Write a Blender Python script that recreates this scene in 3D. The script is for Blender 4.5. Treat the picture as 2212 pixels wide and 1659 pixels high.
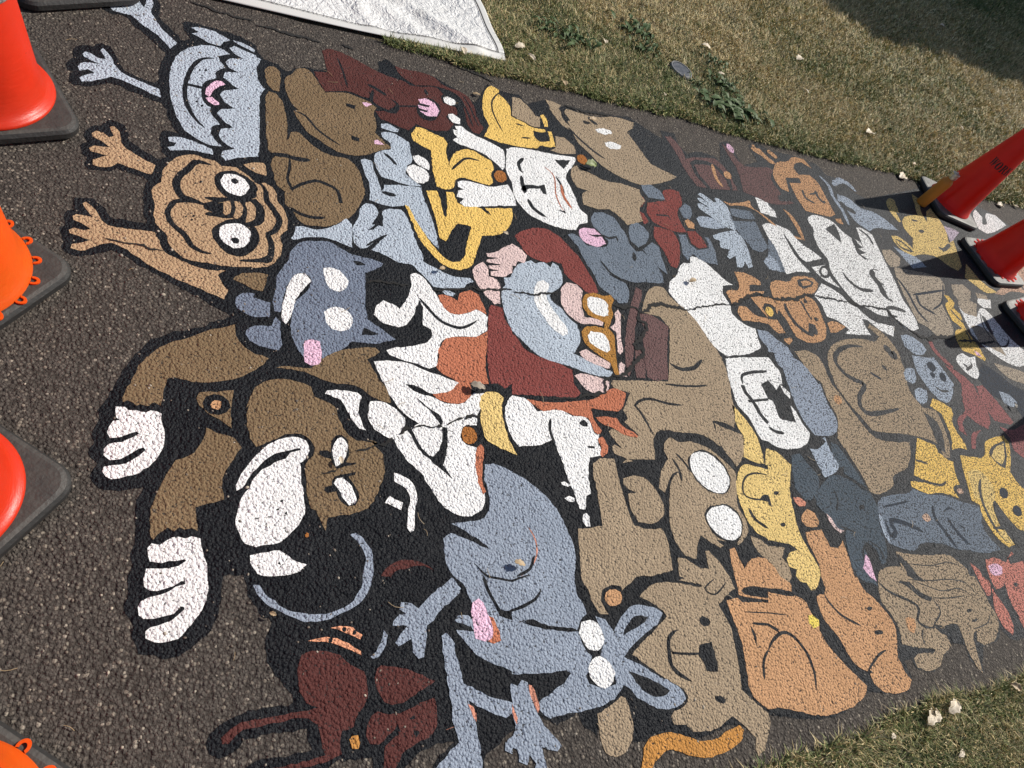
import bpy, math, random
import numpy as np
from mathutils import Vector, Matrix
from mathutils.geometry import tessellate_polygon
random.seed(5); RNG = np.random.default_rng(5)
for o in list(bpy.data.objects): bpy.data.objects.remove(o)
S = bpy.context.scene; COL = S.collection
R = math.radians
# ---------------------------------------------------------------- camera
cam = bpy.data.cameras.new('camera'); co = bpy.data.objects.new('camera', cam); COL.objects.link(co)
co.matrix_world = Matrix(((0.8744, -0.0060, -0.4852, 0), (-0.2453, 0.8573, -0.4526, 0), (0.4187, 0.5147, 0.7482, 1.6), (0, 0, 0, 1)))
cam.sensor_width = 36; cam.lens = 24.0; cam.clip_start = .02; cam.clip_end = 500
S.camera = co
# ---------------------------------------------------------------- sky and sun
SUN_AZ, SUN_EL = 9.2, 40.3
w = bpy.data.worlds.new('World'); S.world = w; w.use_nodes = True
nt = w.node_tree; bg = nt.nodes['Background']
sky = nt.nodes.new('ShaderNodeTexSky'); sky.sky_type = 'NISHITA'; sky.sun_disc = False
sky.sun_elevation = R(SUN_EL); sky.sun_rotation = R(90-SUN_AZ)
nt.links.new(sky.outputs[0], bg.inputs[0]); bg.inputs[1].default_value = .065
sl = bpy.data.lights.new('sun', 'SUN'); sl.energy = 4.3; sl.angle = R(.53); sl.color = (1, .95, .87)
so = bpy.data.objects.new('sun', sl); COL.objects.link(so)
sd = Vector((math.cos(R(SUN_EL))*math.cos(R(SUN_AZ)), math.cos(R(SUN_EL))*math.sin(R(SUN_AZ)), math.sin(R(SUN_EL))))
so.rotation_euler = sd.to_track_quat('Z', 'Y').to_euler(); so.location = sd*30
S.view_settings.view_transform = 'Standard'; S.view_settings.look = 'None'
S.view_settings.exposure = .36; S.view_settings.gamma = 1

# ---------------------------------------------------------------- node helpers
def new_mat(name):
    m = bpy.data.materials.new(name); m.use_nodes = True
    return m, m.node_tree, m.node_tree.nodes['Principled BSDF']
def mth(nt, op, a, b=None, c=None, clamp=False):
    n = nt.nodes.new('ShaderNodeMath'); n.operation = op; n.use_clamp = clamp
    for i, v in enumerate((a, b, c)):
        if v is None: continue
        if isinstance(v, (int, float)): n.inputs[i].default_value = v
        else: nt.links.new(v, n.inputs[i])
    return n.outputs[0]
def mixc(nt, fac, a, b):
    n = nt.nodes.new('ShaderNodeMix'); n.data_type = 'RGBA'
    for i, v in ((0, fac), (6, a), (7, b)):
        if isinstance(v, (int, float)): n.inputs[i].default_value = v
        elif isinstance(v, tuple): n.inputs[i].default_value = (*v[:3], 1)
        else: nt.links.new(v, n.inputs[i])
    return n.outputs[2]
def noise(nt, vec, scale, detail=2, rough=.5):
    n = nt.nodes.new('ShaderNodeTexNoise'); n.inputs['Scale'].default_value = scale
    n.inputs['Detail'].default_value = detail; n.inputs['Roughness'].default_value = rough
    nt.links.new(vec, n.inputs['Vector']); return n
def voro(nt, vec, scale, feat='F1'):
    n = nt.nodes.new('ShaderNodeTexVoronoi'); n.feature = feat; n.inputs['Scale'].default_value = scale
    nt.links.new(vec, n.inputs['Vector']); return n
def ramp(nt, v, stops):
    n = nt.nodes.new('ShaderNodeValToRGB'); nt.links.new(v, n.inputs[0]); e = n.color_ramp.elements
    while len(e) < len(stops): e.new(.5)
    for i, (p, c) in enumerate(stops):
        e[i].position = p; e[i].color = (c, c, c, 1) if isinstance(c, (int, float)) else (*c, 1)
    return n.outputs[0]
def bump(nt, h, dist, strength=1):
    n = nt.nodes.new('ShaderNodeBump'); n.inputs['Distance'].default_value = dist; n.inputs['Strength'].default_value = strength
    nt.links.new(h, n.inputs['Height']); return n.outputs[0]
def smooth(nt, v, a, b):
    n = nt.nodes.new('ShaderNodeMapRange'); n.interpolation_type = 'SMOOTHSTEP'
    nt.links.new(v, n.inputs[0]); n.inputs[1].default_value = a; n.inputs[2].default_value = b
    return n.outputs[0]
# the relief of the rolled asphalt, shared by the bare path and by every coat of paint on it
RG = bpy.data.node_groups.new('asphalt_relief', 'ShaderNodeTree')
for nm, ty in (('Height', 'NodeSocketFloat'), ('Pit', 'NodeSocketFloat'), ('Stone', 'NodeSocketColor'), ('Gap', 'NodeSocketFloat')):
    RG.interface.new_socket(nm, in_out='OUTPUT', socket_type=ty)
go = RG.nodes.new('NodeGroupOutput'); ge = RG.nodes.new('ShaderNodeNewGeometry')
mp = RG.nodes.new('ShaderNodeMapping'); mp.inputs['Scale'].default_value = (1, 1, 0); RG.links.new(ge.outputs['Position'], mp.inputs[0])
pos = mp.outputs[0]
wn = noise(RG, pos, 90, 2); wv = RG.nodes.new('ShaderNodeVectorMath'); wv.operation = 'MULTIPLY_ADD'
RG.links.new(wn.outputs['Color'], wv.inputs[0]); wv.inputs[1].default_value = (.004, .004, 0); RG.links.new(pos, wv.inputs[2])
v1 = voro(RG, wv.outputs[0], 140); v2 = voro(RG, wv.outputs[0], 330); n1 = noise(RG, pos, 120, 4, .7); n2 = noise(RG, pos, 28, 2)
h1 = mth(RG, 'SUBTRACT', 1, mth(RG, 'MULTIPLY', v1.outputs['Distance'], 1.25))
sep = RG.nodes.new('ShaderNodeSeparateColor'); RG.links.new(v1.outputs['Color'], sep.inputs[0])
h1 = mth(RG, 'MULTIPLY', h1, mth(RG, 'MULTIPLY_ADD', sep.outputs[0], .7, .4))
h2 = mth(RG, 'SUBTRACT', 1, v2.outputs['Distance'])
hh = mth(RG, 'ADD', mth(RG, 'MULTIPLY', h1, .62), mth(RG, 'ADD', mth(RG, 'MULTIPLY', h2, .18), mth(RG, 'ADD', mth(RG, 'MULTIPLY', n1.outputs[0], .34), mth(RG, 'MULTIPLY', n2.outputs[0], .3))))
RG.links.new(hh, go.inputs['Height'])
RG.links.new(v1.outputs['Color'], go.inputs['Stone'])
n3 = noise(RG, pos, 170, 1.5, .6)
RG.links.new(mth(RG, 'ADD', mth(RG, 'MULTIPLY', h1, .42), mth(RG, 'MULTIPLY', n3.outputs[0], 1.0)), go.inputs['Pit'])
RG.links.new(v1.outputs['Distance'], go.inputs['Gap'])
def relief(nt):
    g = nt.nodes.new('ShaderNodeGroup'); g.node_tree = RG; return g

def posn(nt): return nt.nodes.new('ShaderNodeNewGeometry').outputs['Position']
# bare asphalt
ASPH, nt, b = new_mat('asphalt')
g = relief(nt); p = posn(nt)
sepc = nt.nodes.new('ShaderNodeSeparateColor'); nt.links.new(g.outputs['Stone'], sepc.inputs[0])
c = ramp(nt, sepc.outputs[1], ((0, (.058, .049, .042)), (.45, (.082, .070, .060)), (.80, (.110, .094, .080)), (.92, (.15, .125, .10)), (.975, (.25, .215, .17)), (1, (.36, .31, .25))))
big = noise(nt, p, 2.2, 3)
c = mixc(nt, smooth(nt, g.outputs['Gap'], .35, .75), c, (.040, .033, .028))
c = mixc(nt, mth(nt, 'MULTIPLY', big.outputs[0], .35), c, (.082, .071, .060))
nt.links.new(c, b.inputs['Base Color']); b.inputs['Roughness'].default_value = .85; b.inputs['Specular IOR Level'].default_value = .2
nt.links.new(bump(nt, g.outputs['Height'], .0075), b.inputs['Normal'])

COLS = {  # paint colours, linear
 'K': (.008, .009, .0115), 'LB': (.42, .475, .54), 'LB2': (.34, .39, .46), 'LB3': (.27, .31, .375), 'SB': (.165, .195, .255), 'SB2': (.155, .185, .225),
 'T': (.42, .280, .165), 'B': (.19, .130, .073), 'G': (.345, .262, .175), 'G2': (.40, .33, .25), 'W': (.80, .79, .77), 'P': (.74, .47, .60), 'P2': (.5, .42, .5),
 'PP': (.68, .51, .48), 'M': (.090, .031, .027), 'M2': (.14, .080, .076), 'R': (.21, .056, .048), 'R2': (.30, .115, .11), 'RO': (.46, .16, .088), 'RO2': (.58, .25, .17), 'RO3': (.52, .20, .155),
 'O': (.52, .29, .15), 'O2': (.55, .37, .27), 'O3': (.72, .33, .19), 'Y': (.76, .50, .14), 'PY': (.72, .52, .20), 'PY2': (.8, .62, .13), 'RU': (.34, .13, .035), 'OG': (.38, .185, .045), 'TO': (.48, .225, .06), 'D': (.040, .049, .064), 'DC': (.075, .095, .115)}
PM = {}
def paint(k):
    if k in PM: return PM[k]
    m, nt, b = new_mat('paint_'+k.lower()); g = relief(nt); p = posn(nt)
    base = COLS[k]
    sx = nt.nodes.new('ShaderNodeSeparateXYZ'); nt.links.new(p, sx.inputs[0])
    # thinner, more open coats farther along the path (the artist worked back towards the camera)
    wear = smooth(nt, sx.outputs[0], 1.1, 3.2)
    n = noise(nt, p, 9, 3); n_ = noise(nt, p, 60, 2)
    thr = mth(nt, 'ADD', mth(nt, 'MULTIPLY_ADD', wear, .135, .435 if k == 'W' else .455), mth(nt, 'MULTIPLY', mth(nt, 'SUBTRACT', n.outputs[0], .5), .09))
    pit_shade = mth(nt, 'SUBTRACT', thr, g.outputs['Pit'])
    pit_shade = mth(nt, 'MULTIPLY', smooth(nt, pit_shade, -.02, .07), .9)  # bare gaps in the coat, plus crevice shade put into the colour
    v = mixc(nt, mth(nt, 'MULTIPLY', n_.outputs[0], .35), base, tuple(x*.78 for x in base))
    v = mixc(nt, smooth(nt, n.outputs[0], .35, .8), v, tuple(min(1, x*1.1+.004) for x in base))
    if k != 'K': v = mixc(nt, pit_shade, v, (.032, .030, .029))
    else:
        n5 = noise(nt, p, 230, 1)
        v = mixc(nt, mth(nt, 'MULTIPLY', mth(nt, 'MULTIPLY', wear, .75), smooth(nt, n5.outputs[0], .52, .66)), v, (.10, .105, .11))
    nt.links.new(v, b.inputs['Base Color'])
    b.inputs['Roughness'].default_value = .5 if k == 'K' else .75
    b.inputs['Specular IOR Level'].default_value = .14 if k == 'K' else .08
    nt.links.new(bump(nt, g.outputs['Height'], .0075 if k == 'K' else .0068), b.inputs['Normal'])
    PM[k] = m; return m

# ---------------------------------------------------------------- object helpers
def tag(o, label=None, cat=None, group=None, kind=None):
    for k, v in (('label', label), ('category', cat), ('group', group), ('kind', kind)):
        if v: o[k] = v
    return o
def mesh_obj(name, verts, faces, mats, parent=None, mi=None, sm=False):
    me = bpy.data.meshes.new(name); me.from_pydata(verts, [], faces); me.update()
    for m in (mats if isinstance(mats, (list, tuple)) else [mats]): me.materials.append(m)
    if mi is not None: me.polygons.foreach_set('material_index', mi)
    if sm: me.polygons.foreach_set('use_smooth', [True]*len(me.polygons))
    o = bpy.data.objects.new(name, me); COL.objects.link(o)
    if parent: o.parent = parent
    return o
def empty(name, loc=(0, 0, 0), rz=0):
    o = bpy.data.objects.new(name, None); COL.objects.link(o); o.location = loc; o.rotation_euler = (0, 0, rz); o.empty_display_size = .1
    return o

# ---------------------------------------------------------------- ground and path
def wav(x, a, s): return a*(math.sin(x*3.1+s)+.6*math.sin(x*7.7+2*s)+.4*math.sin(x*17.3+3*s))
def edge_top(x): return 2.60 + wav(x, .012, .4)
def edge_low(x): return -.235 + wav(x, .010, 1.7)
SOIL, nt, b = new_mat('soil'); p = posn(nt)
n = noise(nt, p, 30, 4); c = ramp(nt, n.outputs[0], ((.3, (.035, .028, .018)), (.7, (.10, .080, .048))))
nt.links.new(c, b.inputs['Base Color']); b.inputs['Roughness'].default_value = .95
nt.links.new(bump(nt, n.outputs[0], .03), b.inputs['Normal'])
tag(mesh_obj('ground', [(-60, -60, -.006), (90, -60, -.006), (90, 90, -.006), (-60, 90, -.006)], [(0, 1, 2, 3)], SOIL), kind='structure')
xs = [-6+.04*i for i in range(551)]
vv = []
for x in xs: vv += [(x, edge_low(x)-.004*random.random(), 0), (x, edge_top(x)+.004*random.random(), 0)]
ff = [(2*i, 2*i+2, 2*i+3, 2*i+1) for i in range(len(xs)-1)]
tag(mesh_obj('path', vv, ff, ASPH), kind='structure')

# ---------------------------------------------------------------- painted mural (plan coordinates in millimetres on the path)
TRACE = '''
F painted_puppet|clown-like bearded man with orange glasses and red jacket
p R 1227,1606 1264,1634 1322,1658 1380,1664 1429,1636 1464,1582 1494,1529 1508,1462 1520,1408 1519,1370 1503,1363 1462,1364 1442,1395 1417,1414 1394,1450 1398,1495 1359,1501 1331,1492 1285,1503 1256,1521 1237,1574
p R 1093,1164 1108,1141 1120,1105 1171,1071 1237,1050 1283,1023 1274,969 1285,934 1260,917 1195,921 1109,926 1027,930 1038,968 1007,951 988,967 963,967 969,1034 991,1123 1032,1263 1043,1274 1085,1267 1081,1219 1095,1173
p LB 1126,1400 1154,1403 1188,1454 1229,1480 1263,1495 1278,1480 1317,1493 1340,1471 1357,1495 1378,1481 1379,1437 1364,1393 1311,1351 1291,1334 1301,1304 1324,1285 1340,1246 1368,1213 1364,1158 1342,1123 1311,1089 1355,1067 1396,1044 1450,1017 1432,998 1362,1006 1279,1037 1237,1050 1173,1075 1139,1111 1114,1146 1095,1173 1090,1206 1088,1244 1088,1277 1101,1342 1122,1369
p PP 1010,1418 1040,1452 1061,1463 1073,1441 1067,1399 1095,1387 1103,1368 1088,1326 1082,1282 1058,1280 1032,1317 1011,1369
p PP 1085,1505 1129,1516 1160,1541 1205,1564 1230,1551 1254,1516 1232,1475 1206,1483 1190,1459 1175,1458 1166,1425 1122,1402 1077,1405 1081,1421 1116,1430 1076,1436 1079,1447 1132,1458 1074,1462 1077,1475 1131,1487 1085,1489
p PP 1359,1376 1388,1403 1433,1400 1448,1369 1423,1314 1411,1251 1470,1244 1491,1230 1479,1214 1431,1221 1390,1219 1358,1242 1334,1286 1341,1338
p PP 1337,1097 1371,1110 1394,1092 1430,1069 1454,1055 1440,1031 1396,1044 1347,1071
p PP 1563,1282 1581,1294 1584,1273 1546,1172 1528,1106 1512,1093 1504,1105 1531,1186 1515,1211 1542,1228
p PP 1488,1051 1503,1063 1515,1047 1500,1018 1503,999 1474,1003
p PP 1285,1001 1316,1010 1361,1002 1404,988 1420,979 1401,943 1373,932 1345,934 1313,947 1299,974
S glasses
p OG 1434,1330 1459,1356 1494,1365 1543,1355 1573,1363 1581,1342 1555,1303 1546,1265 1525,1237 1502,1205 1516,1175 1500,1120 1482,1056 1474,1003 1456,1008 1454,1055 1428,1078 1391,1111 1373,1144 1377,1183 1400,1204 1447,1210 1485,1202 1496,1230 1465,1244 1431,1262 1424,1293
p W 1453,1332 1477,1347 1526,1338 1544,1315 1524,1263 1501,1257 1459,1269 1445,1294
p W 1397,1169 1419,1188 1468,1183 1481,1159 1475,1109 1456,1098 1423,1117 1396,1140
S teeth
p W 1261,1393 1289,1404 1309,1390 1299,1366 1278,1338 1282,1292 1300,1243 1321,1190 1314,1170 1293,1162 1263,1187 1237,1239 1222,1298 1235,1355
F painted_goat|white and rust patched bull terrier stretching its legs
p W 777,1376 798,1385 819,1369 845,1319 857,1283 873,1242 901,1226 958,1239 983,1255 1001,1242 1017,1225 1001,1168 955,1143 894,1140 839,1125 810,1077 800,1031 771,1018 728,1037 686,1048 654,1063 649,1079 669,1088 732,1099 783,1114 804,1140 805,1162 781,1178 789,1219 794,1246 789,1277 753,1207 728,1175 700,1165 655,1179 631,1208 644,1243 669,1263 697,1252 716,1236 740,1264 771,1326
p RO 857,1301 886,1304 923,1283 938,1313 980,1331 1006,1314 1015,1267 1016,1234 982,1253 958,1239 901,1226 873,1242 859,1274
p RO 848,1132 894,1140 955,1143 1003,1168 992,1127 966,1056 956,1000 955,967 850,967 846,982 806,1006 793,1026 811,1064 812,1085 827,1103
p W 605,1039 633,1043 700,1038 758,1011 817,987 853,970 835,949 799,935 760,932 721,955 686,965 706,942 758,921 798,901 850,900 898,935 916,928 898,879 878,826 846,826 831,820 817,788 831,765 860,754 860,727 859,750 846,700 844,647 851,612 840,576 819,561 785,551 745,567 717,593 699,634 677,686 650,718 633,750 620,789 611,793 650,809 703,835 664,867 643,901 631,931 623,965 625,962 609,1008
p RO 761,931 791,934 822,942 850,967 892,967 889,938 871,910 842,897 799,903 772,915
p RO 863,754 877,764 885,753 875,720 857,671 852,636 855,619 845,609 840,648 844,700
p K 763,824 784,822 779,783 763,740 748,706 766,660 739,692 711,722 684,758 669,801 659,820 676,821
p W 677,816 706,833 741,834 770,824 763,791 744,752 723,732 702,747 686,786
p K 700,931 715,915 744,883 768,861 777,839 767,826 760,843 742,873 722,900
p K 693,965 722,954 747,936 721,946 698,958
t K 11 790,1282 816,1238 847,1195 902,1174 946,1188 975,1208
p W 840,891 878,906 903,930 935,934 919,902 895,867 879,848 877,825 858,825 827,849
S bell
o RU 855,767 839,766 826,775 821,791 825,808 838,820 853,822 866,813 872,796 867,779
S collar
p PY 916,922 940,938 979,934 994,918 980,894 972,850 971,787 978,756 985,724 947,743 902,775 894,817 901,867
S head
p W 983,861 1003,906 1026,926 1026,926 1075,909 1100,868 1144,871 1192,872 1224,849 1269,850 1281,835 1286,785 1302,780 1290,760 1289,731 1284,707 1238,702 1211,641 1200,585 1181,579 1161,537 1143,542 1142,586 1135,638 1133,707 1124,770 1077,752 1001,752 982,787
p RO 1072,913 1144,900 1233,902 1328,912 1397,943 1429,952 1472,934 1452,898 1420,867 1386,865 1306,877 1301,839 1320,792 1298,780 1287,789 1283,839 1259,848 1232,849 1191,870 1144,871 1121,867 1104,880
p RO 1312,843 1345,844 1394,837 1410,806 1445,784 1458,770 1450,763 1403,776 1366,803 1330,817
p RO 1292,766 1313,773 1321,738 1309,714 1287,703 1281,711 1293,731
p K 1243,827 1263,835 1272,822 1268,810 1250,811 1242,819
p K 1243,741 1261,741 1273,738 1263,734 1246,737
t K 10 1139,842 1124,802 1125,766 1125,746
p W 1105,629 1120,632 1135,616 1126,614 1108,620
p W 1104,578 1121,585 1138,575 1131,566 1115,568
p W 1149,524 1162,528 1168,515 1160,487 1148,487 1139,503
F painted_slate_dog|dark slate dog with pink tongue touching the white cat
p SB2 1626,1758 1658,1798 1707,1803 1754,1785 1772,1724 1782,1687 1776,1643 1794,1614 1801,1530 1782,1445 1715,1438 1648,1454 1604,1473 1582,1516 1584,1581 1545,1581 1502,1599 1476,1649 1502,1661 1533,1639 1548,1605 1614,1602 1653,1614 1669,1640 1653,1675 1621,1713
p SB2 1820,1744 1858,1783 1893,1762 1916,1720 1885,1671 1819,1630 1794,1658 1797,1696
p SB2 1789,1601 1830,1613 1862,1574 1886,1503 1874,1448 1829,1444 1788,1446 1787,1498
p SB2 1839,1620 1911,1671 1937,1646 1925,1575 1916,1500 1881,1533
p SB2 1592,1588 1583,1505 1611,1462 1671,1428 1672,1389 1643,1331 1597,1327 1570,1369 1538,1399 1530,1465 1514,1508 1507,1565 1502,1599 1548,1588
t K 12 1647,1674 1682,1660 1722,1672 1718,1647
t K 18 1759,1573 1770,1556 1782,1600
t K 10 1589,1534 1616,1474 1657,1450
F painted_books|dark maroon stacked books in front of the brown bear
p M2 1716,1413 1740,1401 1720,1359 1686,1312 1656,1256 1623,1201 1574,1097 1531,1018 1513,999 1520,1047 1545,1121 1595,1226 1645,1309 1686,1368
p M2 1680,1285 1734,1280 1774,1253 1797,1227 1747,1129 1687,991 1628,986 1597,1000 1623,1099 1651,1177 1678,1215 1672,1241
p M2 1598,1128 1622,1109 1607,1049 1584,995 1547,995 1559,1048
F painted_brown_bear|large greige bear reclining with claws on its foot
p G 1776,1404 1835,1430 1863,1423 1875,1384 1906,1346 1957,1298 1980,1232 2001,1138 2008,1069 1988,974 1967,924 1958,874 1910,788 1866,812 1817,818 1809,749 1804,717 1765,751 1721,770 1644,777 1591,788 1549,785 1516,755 1501,705 1476,664 1436,638 1387,645 1353,663 1355,679 1382,690 1410,676 1336,713 1336,737 1349,745 1374,727 1349,770 1345,791 1365,799 1400,781 1450,762 1460,775 1448,792 1422,823 1442,836 1435,867 1492,934 1429,952 1422,971 1432,984 1554,985 1685,982 1746,1103 1801,1222 1778,1275 1693,1291 1727,1343
p G 1823,809 1859,789 1935,758 1910,703 1864,651 1840,639 1823,680 1808,726
t K 17 1727,1062 1767,1037 1839,1044 1899,1082
t K 10 1705,884 1644,891 1563,911 1507,897 1491,884 1503,866 1516,812 1523,772
t K 9 1664,972 1733,965 1816,963 1871,969
F painted_lemur|greige animal with two big white oval eyes
p G 1562,745 1595,761 1617,743 1679,740 1745,711 1798,655 1823,618 1797,560 1769,499 1776,446 1765,407 1723,380 1698,371 1697,379 1722,388 1679,385 1614,396 1638,374 1620,368 1584,395 1560,417 1530,386 1507,348 1470,360 1454,395 1451,439 1467,494 1496,558 1529,608 1558,627 1499,586 1481,567 1465,584 1479,615 1519,662 1548,681 1541,711
t K 10 1564,685 1575,642 1568,601
t K 9 1587,701 1608,670 1624,627
t K 8 1571,634 1541,624 1506,589 1487,559
S eye
p K 1711,708 1747,693 1780,652 1787,603 1765,562 1733,544 1684,550 1639,584 1623,635 1630,673 1664,699
p W 1708,701 1739,689 1773,648 1782,604 1767,571 1729,546 1686,554 1643,592 1630,639 1638,672 1668,697
S eye
p K 1662,508 1724,505 1756,476 1753,432 1720,392 1668,384 1624,406 1605,446 1608,481 1634,503
p W 1665,503 1716,502 1748,473 1747,432 1721,399 1681,388 1639,404 1613,442 1613,477 1636,497
F painted_tall_dog|greige square-bodied dog leg with rust coloured tag
p G 1244,682 1275,696 1307,698 1328,693 1326,665 1319,622 1317,572 1315,535 1313,497 1320,473 1376,456 1417,456 1423,427 1415,381 1403,326 1317,320 1276,325 1226,306 1200,293 1201,306 1172,313 1137,305 1122,275 1132,239 1106,243 1094,273 1089,312 1080,342 1097,401 1118,484 1162,482 1204,483 1213,529 1227,602 1230,644
p G 1338,625 1367,631 1408,628 1436,606 1452,566 1456,522 1437,490 1383,472 1338,482 1330,507 1329,537 1335,575 1372,576 1342,591 1332,606
S tag
o O 1194,275 1183,262 1164,256 1146,258 1134,269 1134,284 1145,297 1163,303 1182,301 1194,290
F painted_grey_mouse|big slate blue mouse with tongue out and loop ears
p LB3 875,699 901,701 935,686 955,672 954,670 993,644 1034,601 1065,549 1080,488 1086,436 1076,384 1056,339 1053,298 1064,265 1063,250 1039,236 1021,215 975,228 929,241 900,261 876,259 845,281 854,312 818,320 785,370 771,392 746,429 705,473 704,498 726,511 768,491 835,449 811,474 778,506 735,536 789,537 833,546 858,574 864,628 862,664
p LB3 709,494 739,497 775,481 820,457 883,418 871,373 786,387 794,353 805,322 809,287 791,281 778,303 790,290 750,310 741,338 729,380 708,401 697,441 699,471
p LB3 787,390 833,375 868,364 847,287 816,300 804,328 792,360
p LB3 686,292 698,304 726,300 735,287 778,292 842,270 844,278 872,257 927,233 999,215 1023,211 1027,169 1044,146 1034,128 1010,104 1011,84 1035,71 1073,67 1114,67 1110,56 1072,36 1025,27 969,28 930,31 880,32 857,54 860,72 900,85 943,100 969,117 955,126 901,130 838,140 807,147 809,153 773,173 725,206 703,243 689,261 687,270 732,260 728,271
p LB3 1089,240 1115,226 1133,193 1169,224 1215,249 1251,246 1298,229 1313,214 1290,192 1236,173 1193,155 1153,135 1138,126 1182,100 1222,66 1272,33 1293,8 1293,-9 1272,-19 1215,-21 1183,-6 1142,25 1124,54 1090,63 1093,91 1084,124 1068,142 1088,165 1095,193 1090,221
p K 1158,177 1178,201 1215,220 1262,213 1230,196 1190,187
p K 1139,91 1170,73 1211,51 1250,20 1222,11 1187,21 1164,40
t K 6 775,423 784,409 802,387 833,377 869,366 891,370 924,375
t RO2 4 959,504 970,466 961,424 929,390 899,375
t K 8 954,425 929,390 886,377
t K 8 947,332 923,311 877,297 834,291
p K 873,262 901,263 930,244 1019,219 1020,213 934,235 891,251
t RO2 2 615,64 638,66
t K 9 790,390 794,353 805,319 813,289
S eye
p W 1024,208 1041,231 1068,232 1090,221 1097,190 1089,167 1066,155 1039,163 1028,184
S eye
p W 1023,118 1041,138 1068,142 1091,123 1098,93 1083,73 1053,63 1030,78 1020,99
S tongue
p RO 775,292 792,284 799,248 796,227 776,222 757,233
p P 745,328 763,334 776,324 779,294 783,262 777,238 756,231 731,243 732,276 737,307
S paw
p LB3 704,397 722,366 702,346 660,324 634,303 617,292 607,259 595,224 580,222 572,239 573,270 539,258 532,267 542,278 569,300 533,306 535,316 554,329 571,327 556,340 562,357 587,349 602,336 623,352 672,379
p LB3 647,263 660,269 672,253 674,226 677,183 678,150 706,131 745,103 781,88 790,84 790,84 795,127 801,125 801,123 814,115 828,128 842,120 839,100 845,77 851,45 859,18 880,-10 890,-32 876,-41 840,-23 839,-66 839,-88 798,-78 813,-51 803,-31 791,-50 774,-37 775,-13 765,-6 761,-17 745,-8 749,8 771,17 786,39 783,60 784,62 766,58 718,83 683,111 688,80 687,31 685,-15 676,-48 554,-18 598,10 639,33 635,79 639,120 640,165 642,216
p RO2 679,104 689,97 693,79 690,65 684,76
p RO2 843,115 852,110 859,59 850,50 841,83
p RO2 789,81 796,49 789,38 784,64
F painted_curled_tail|pale blue tail arcing between the monkey and the maroon dog
p LB3 463,536 479,539 494,524 509,493 510,461 506,427 504,428 492,396 465,370 431,356 392,344 372,342 327,351 289,376 260,398 244,421 236,442 246,439 259,419 286,392 314,372 348,362 384,357 416,361 450,378 473,404 481,431 488,447 495,480 486,507
p LB3 510,301 519,287 505,256 490,244 476,241 471,247 486,257 500,275
F painted_maroon_dog|maroon dog with small head, orange tag and long tail
p M 525,425 547,422 561,431 597,435 637,436 661,418 646,435 610,453 577,456 549,447 526,430 513,404 491,374 473,347 452,336 464,322 480,311 513,322 534,343 545,372 546,405 551,427
p M 315,261 324,278 344,282 374,276 403,262 425,238 451,218 455,193 451,165 441,149 420,128 413,115 388,112 381,91 382,69 358,64 306,62 253,66 247,76 303,73 349,75 344,104 338,134 325,152 277,156 220,155 196,157 183,151 168,138 157,140 157,150 173,162 193,170 222,172 222,170 289,167 336,166 346,166 324,182 312,205 310,233
p M 482,220 492,224 523,216 562,200 594,179 610,168 578,157 537,141 504,139 487,148 476,177 473,202
p M 443,111 455,127 469,132 493,121 528,121 567,129 602,135 602,110 596,78 581,62 542,52 508,40 491,17 485,-1 456,6 466,36 475,61 498,74 509,78 504,91 472,75 461,69 444,75 437,92
o K 551,102 550,100 546,99 542,100 539,102 538,105 540,107 543,108 548,107 551,105
o K 553,68 550,66 546,66 542,68 540,72 540,75 543,77 548,77 552,75 554,71
p K 508,99 513,82 498,88
S *ear_stripe
p O3 390,324 411,326 439,316 459,297 453,288 429,305 405,318
p O3 338,304 367,306 402,299 426,283 450,263 451,253 420,274 388,292 356,300
o K 392,297 391,294 388,293 384,294 382,296 381,299 383,302 386,303 389,303 392,300
o K 427,315 425,312 422,311 419,311 417,314 416,317 418,320 421,321 424,320 426,318
o K 445,305 443,301 440,301 438,304 438,308 441,310 444,309
t K 3 411,283 421,281
S tag
p TO 399,93 408,98 420,96 423,82 417,72 405,74
F painted_sitting_dog|greige dog face with black nose and a curled orange tail
p G 1252,269 1306,295 1371,294 1431,279 1472,268 1507,263 1529,232 1525,198 1539,145 1527,88 1512,27 1492,-25 1524,-65 1556,-99 1553,-104 1552,-122 1526,-149 1525,-151 1494,-179 1466,-189 1463,-172 1481,-147 1454,-110 1426,-80 1375,-95 1324,-97 1280,-86 1265,-68 1228,-60 1226,-40 1243,-30 1285,-25 1303,-5 1296,14 1242,57 1200,97 1169,126 1181,136 1250,167 1325,203 1316,220 1292,243
p G 1013,13 1059,22 1094,36 1107,32 1110,1 1101,-43 1081,-70 1045,-88 1016,-81 1002,-63 1002,-27
p G 1443,303 1522,293 1496,279 1468,279 1411,294
p G 1438,360 1467,353 1507,320 1541,312 1554,365 1568,365 1590,331 1607,289 1611,277 1611,242 1575,229 1530,208 1527,229 1511,252 1477,278 1440,297 1421,306 1426,326
t K 5 1585,285 1584,263 1526,236 1497,258 1550,282
t K 12 1340,162 1310,151 1293,123 1283,76 1304,48 1331,27
l K 7 1298,108 1344,97 1404,87
p K 1404,113 1448,111 1444,71 1433,32 1395,43 1394,67 1385,84
S eye
o K 1465,157 1455,155 1443,158 1435,165 1433,174 1439,181 1449,183 1460,180 1469,172 1470,163
S eye
o K 1420,-45 1412,-47 1402,-44 1393,-37 1390,-30 1393,-25 1401,-24 1412,-26 1420,-33 1423,-40
S tail
p TO 1117,-89 1146,-72 1185,-70 1237,-84 1285,-109 1342,-119 1392,-110 1438,-106 1448,-120 1434,-137 1387,-151 1326,-156 1267,-145 1229,-126 1186,-110 1148,-120 1123,-134 1104,-153 1078,-146 1102,-114
F painted_orange_dog|orange brown seated dog with yellow collar bead
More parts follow.
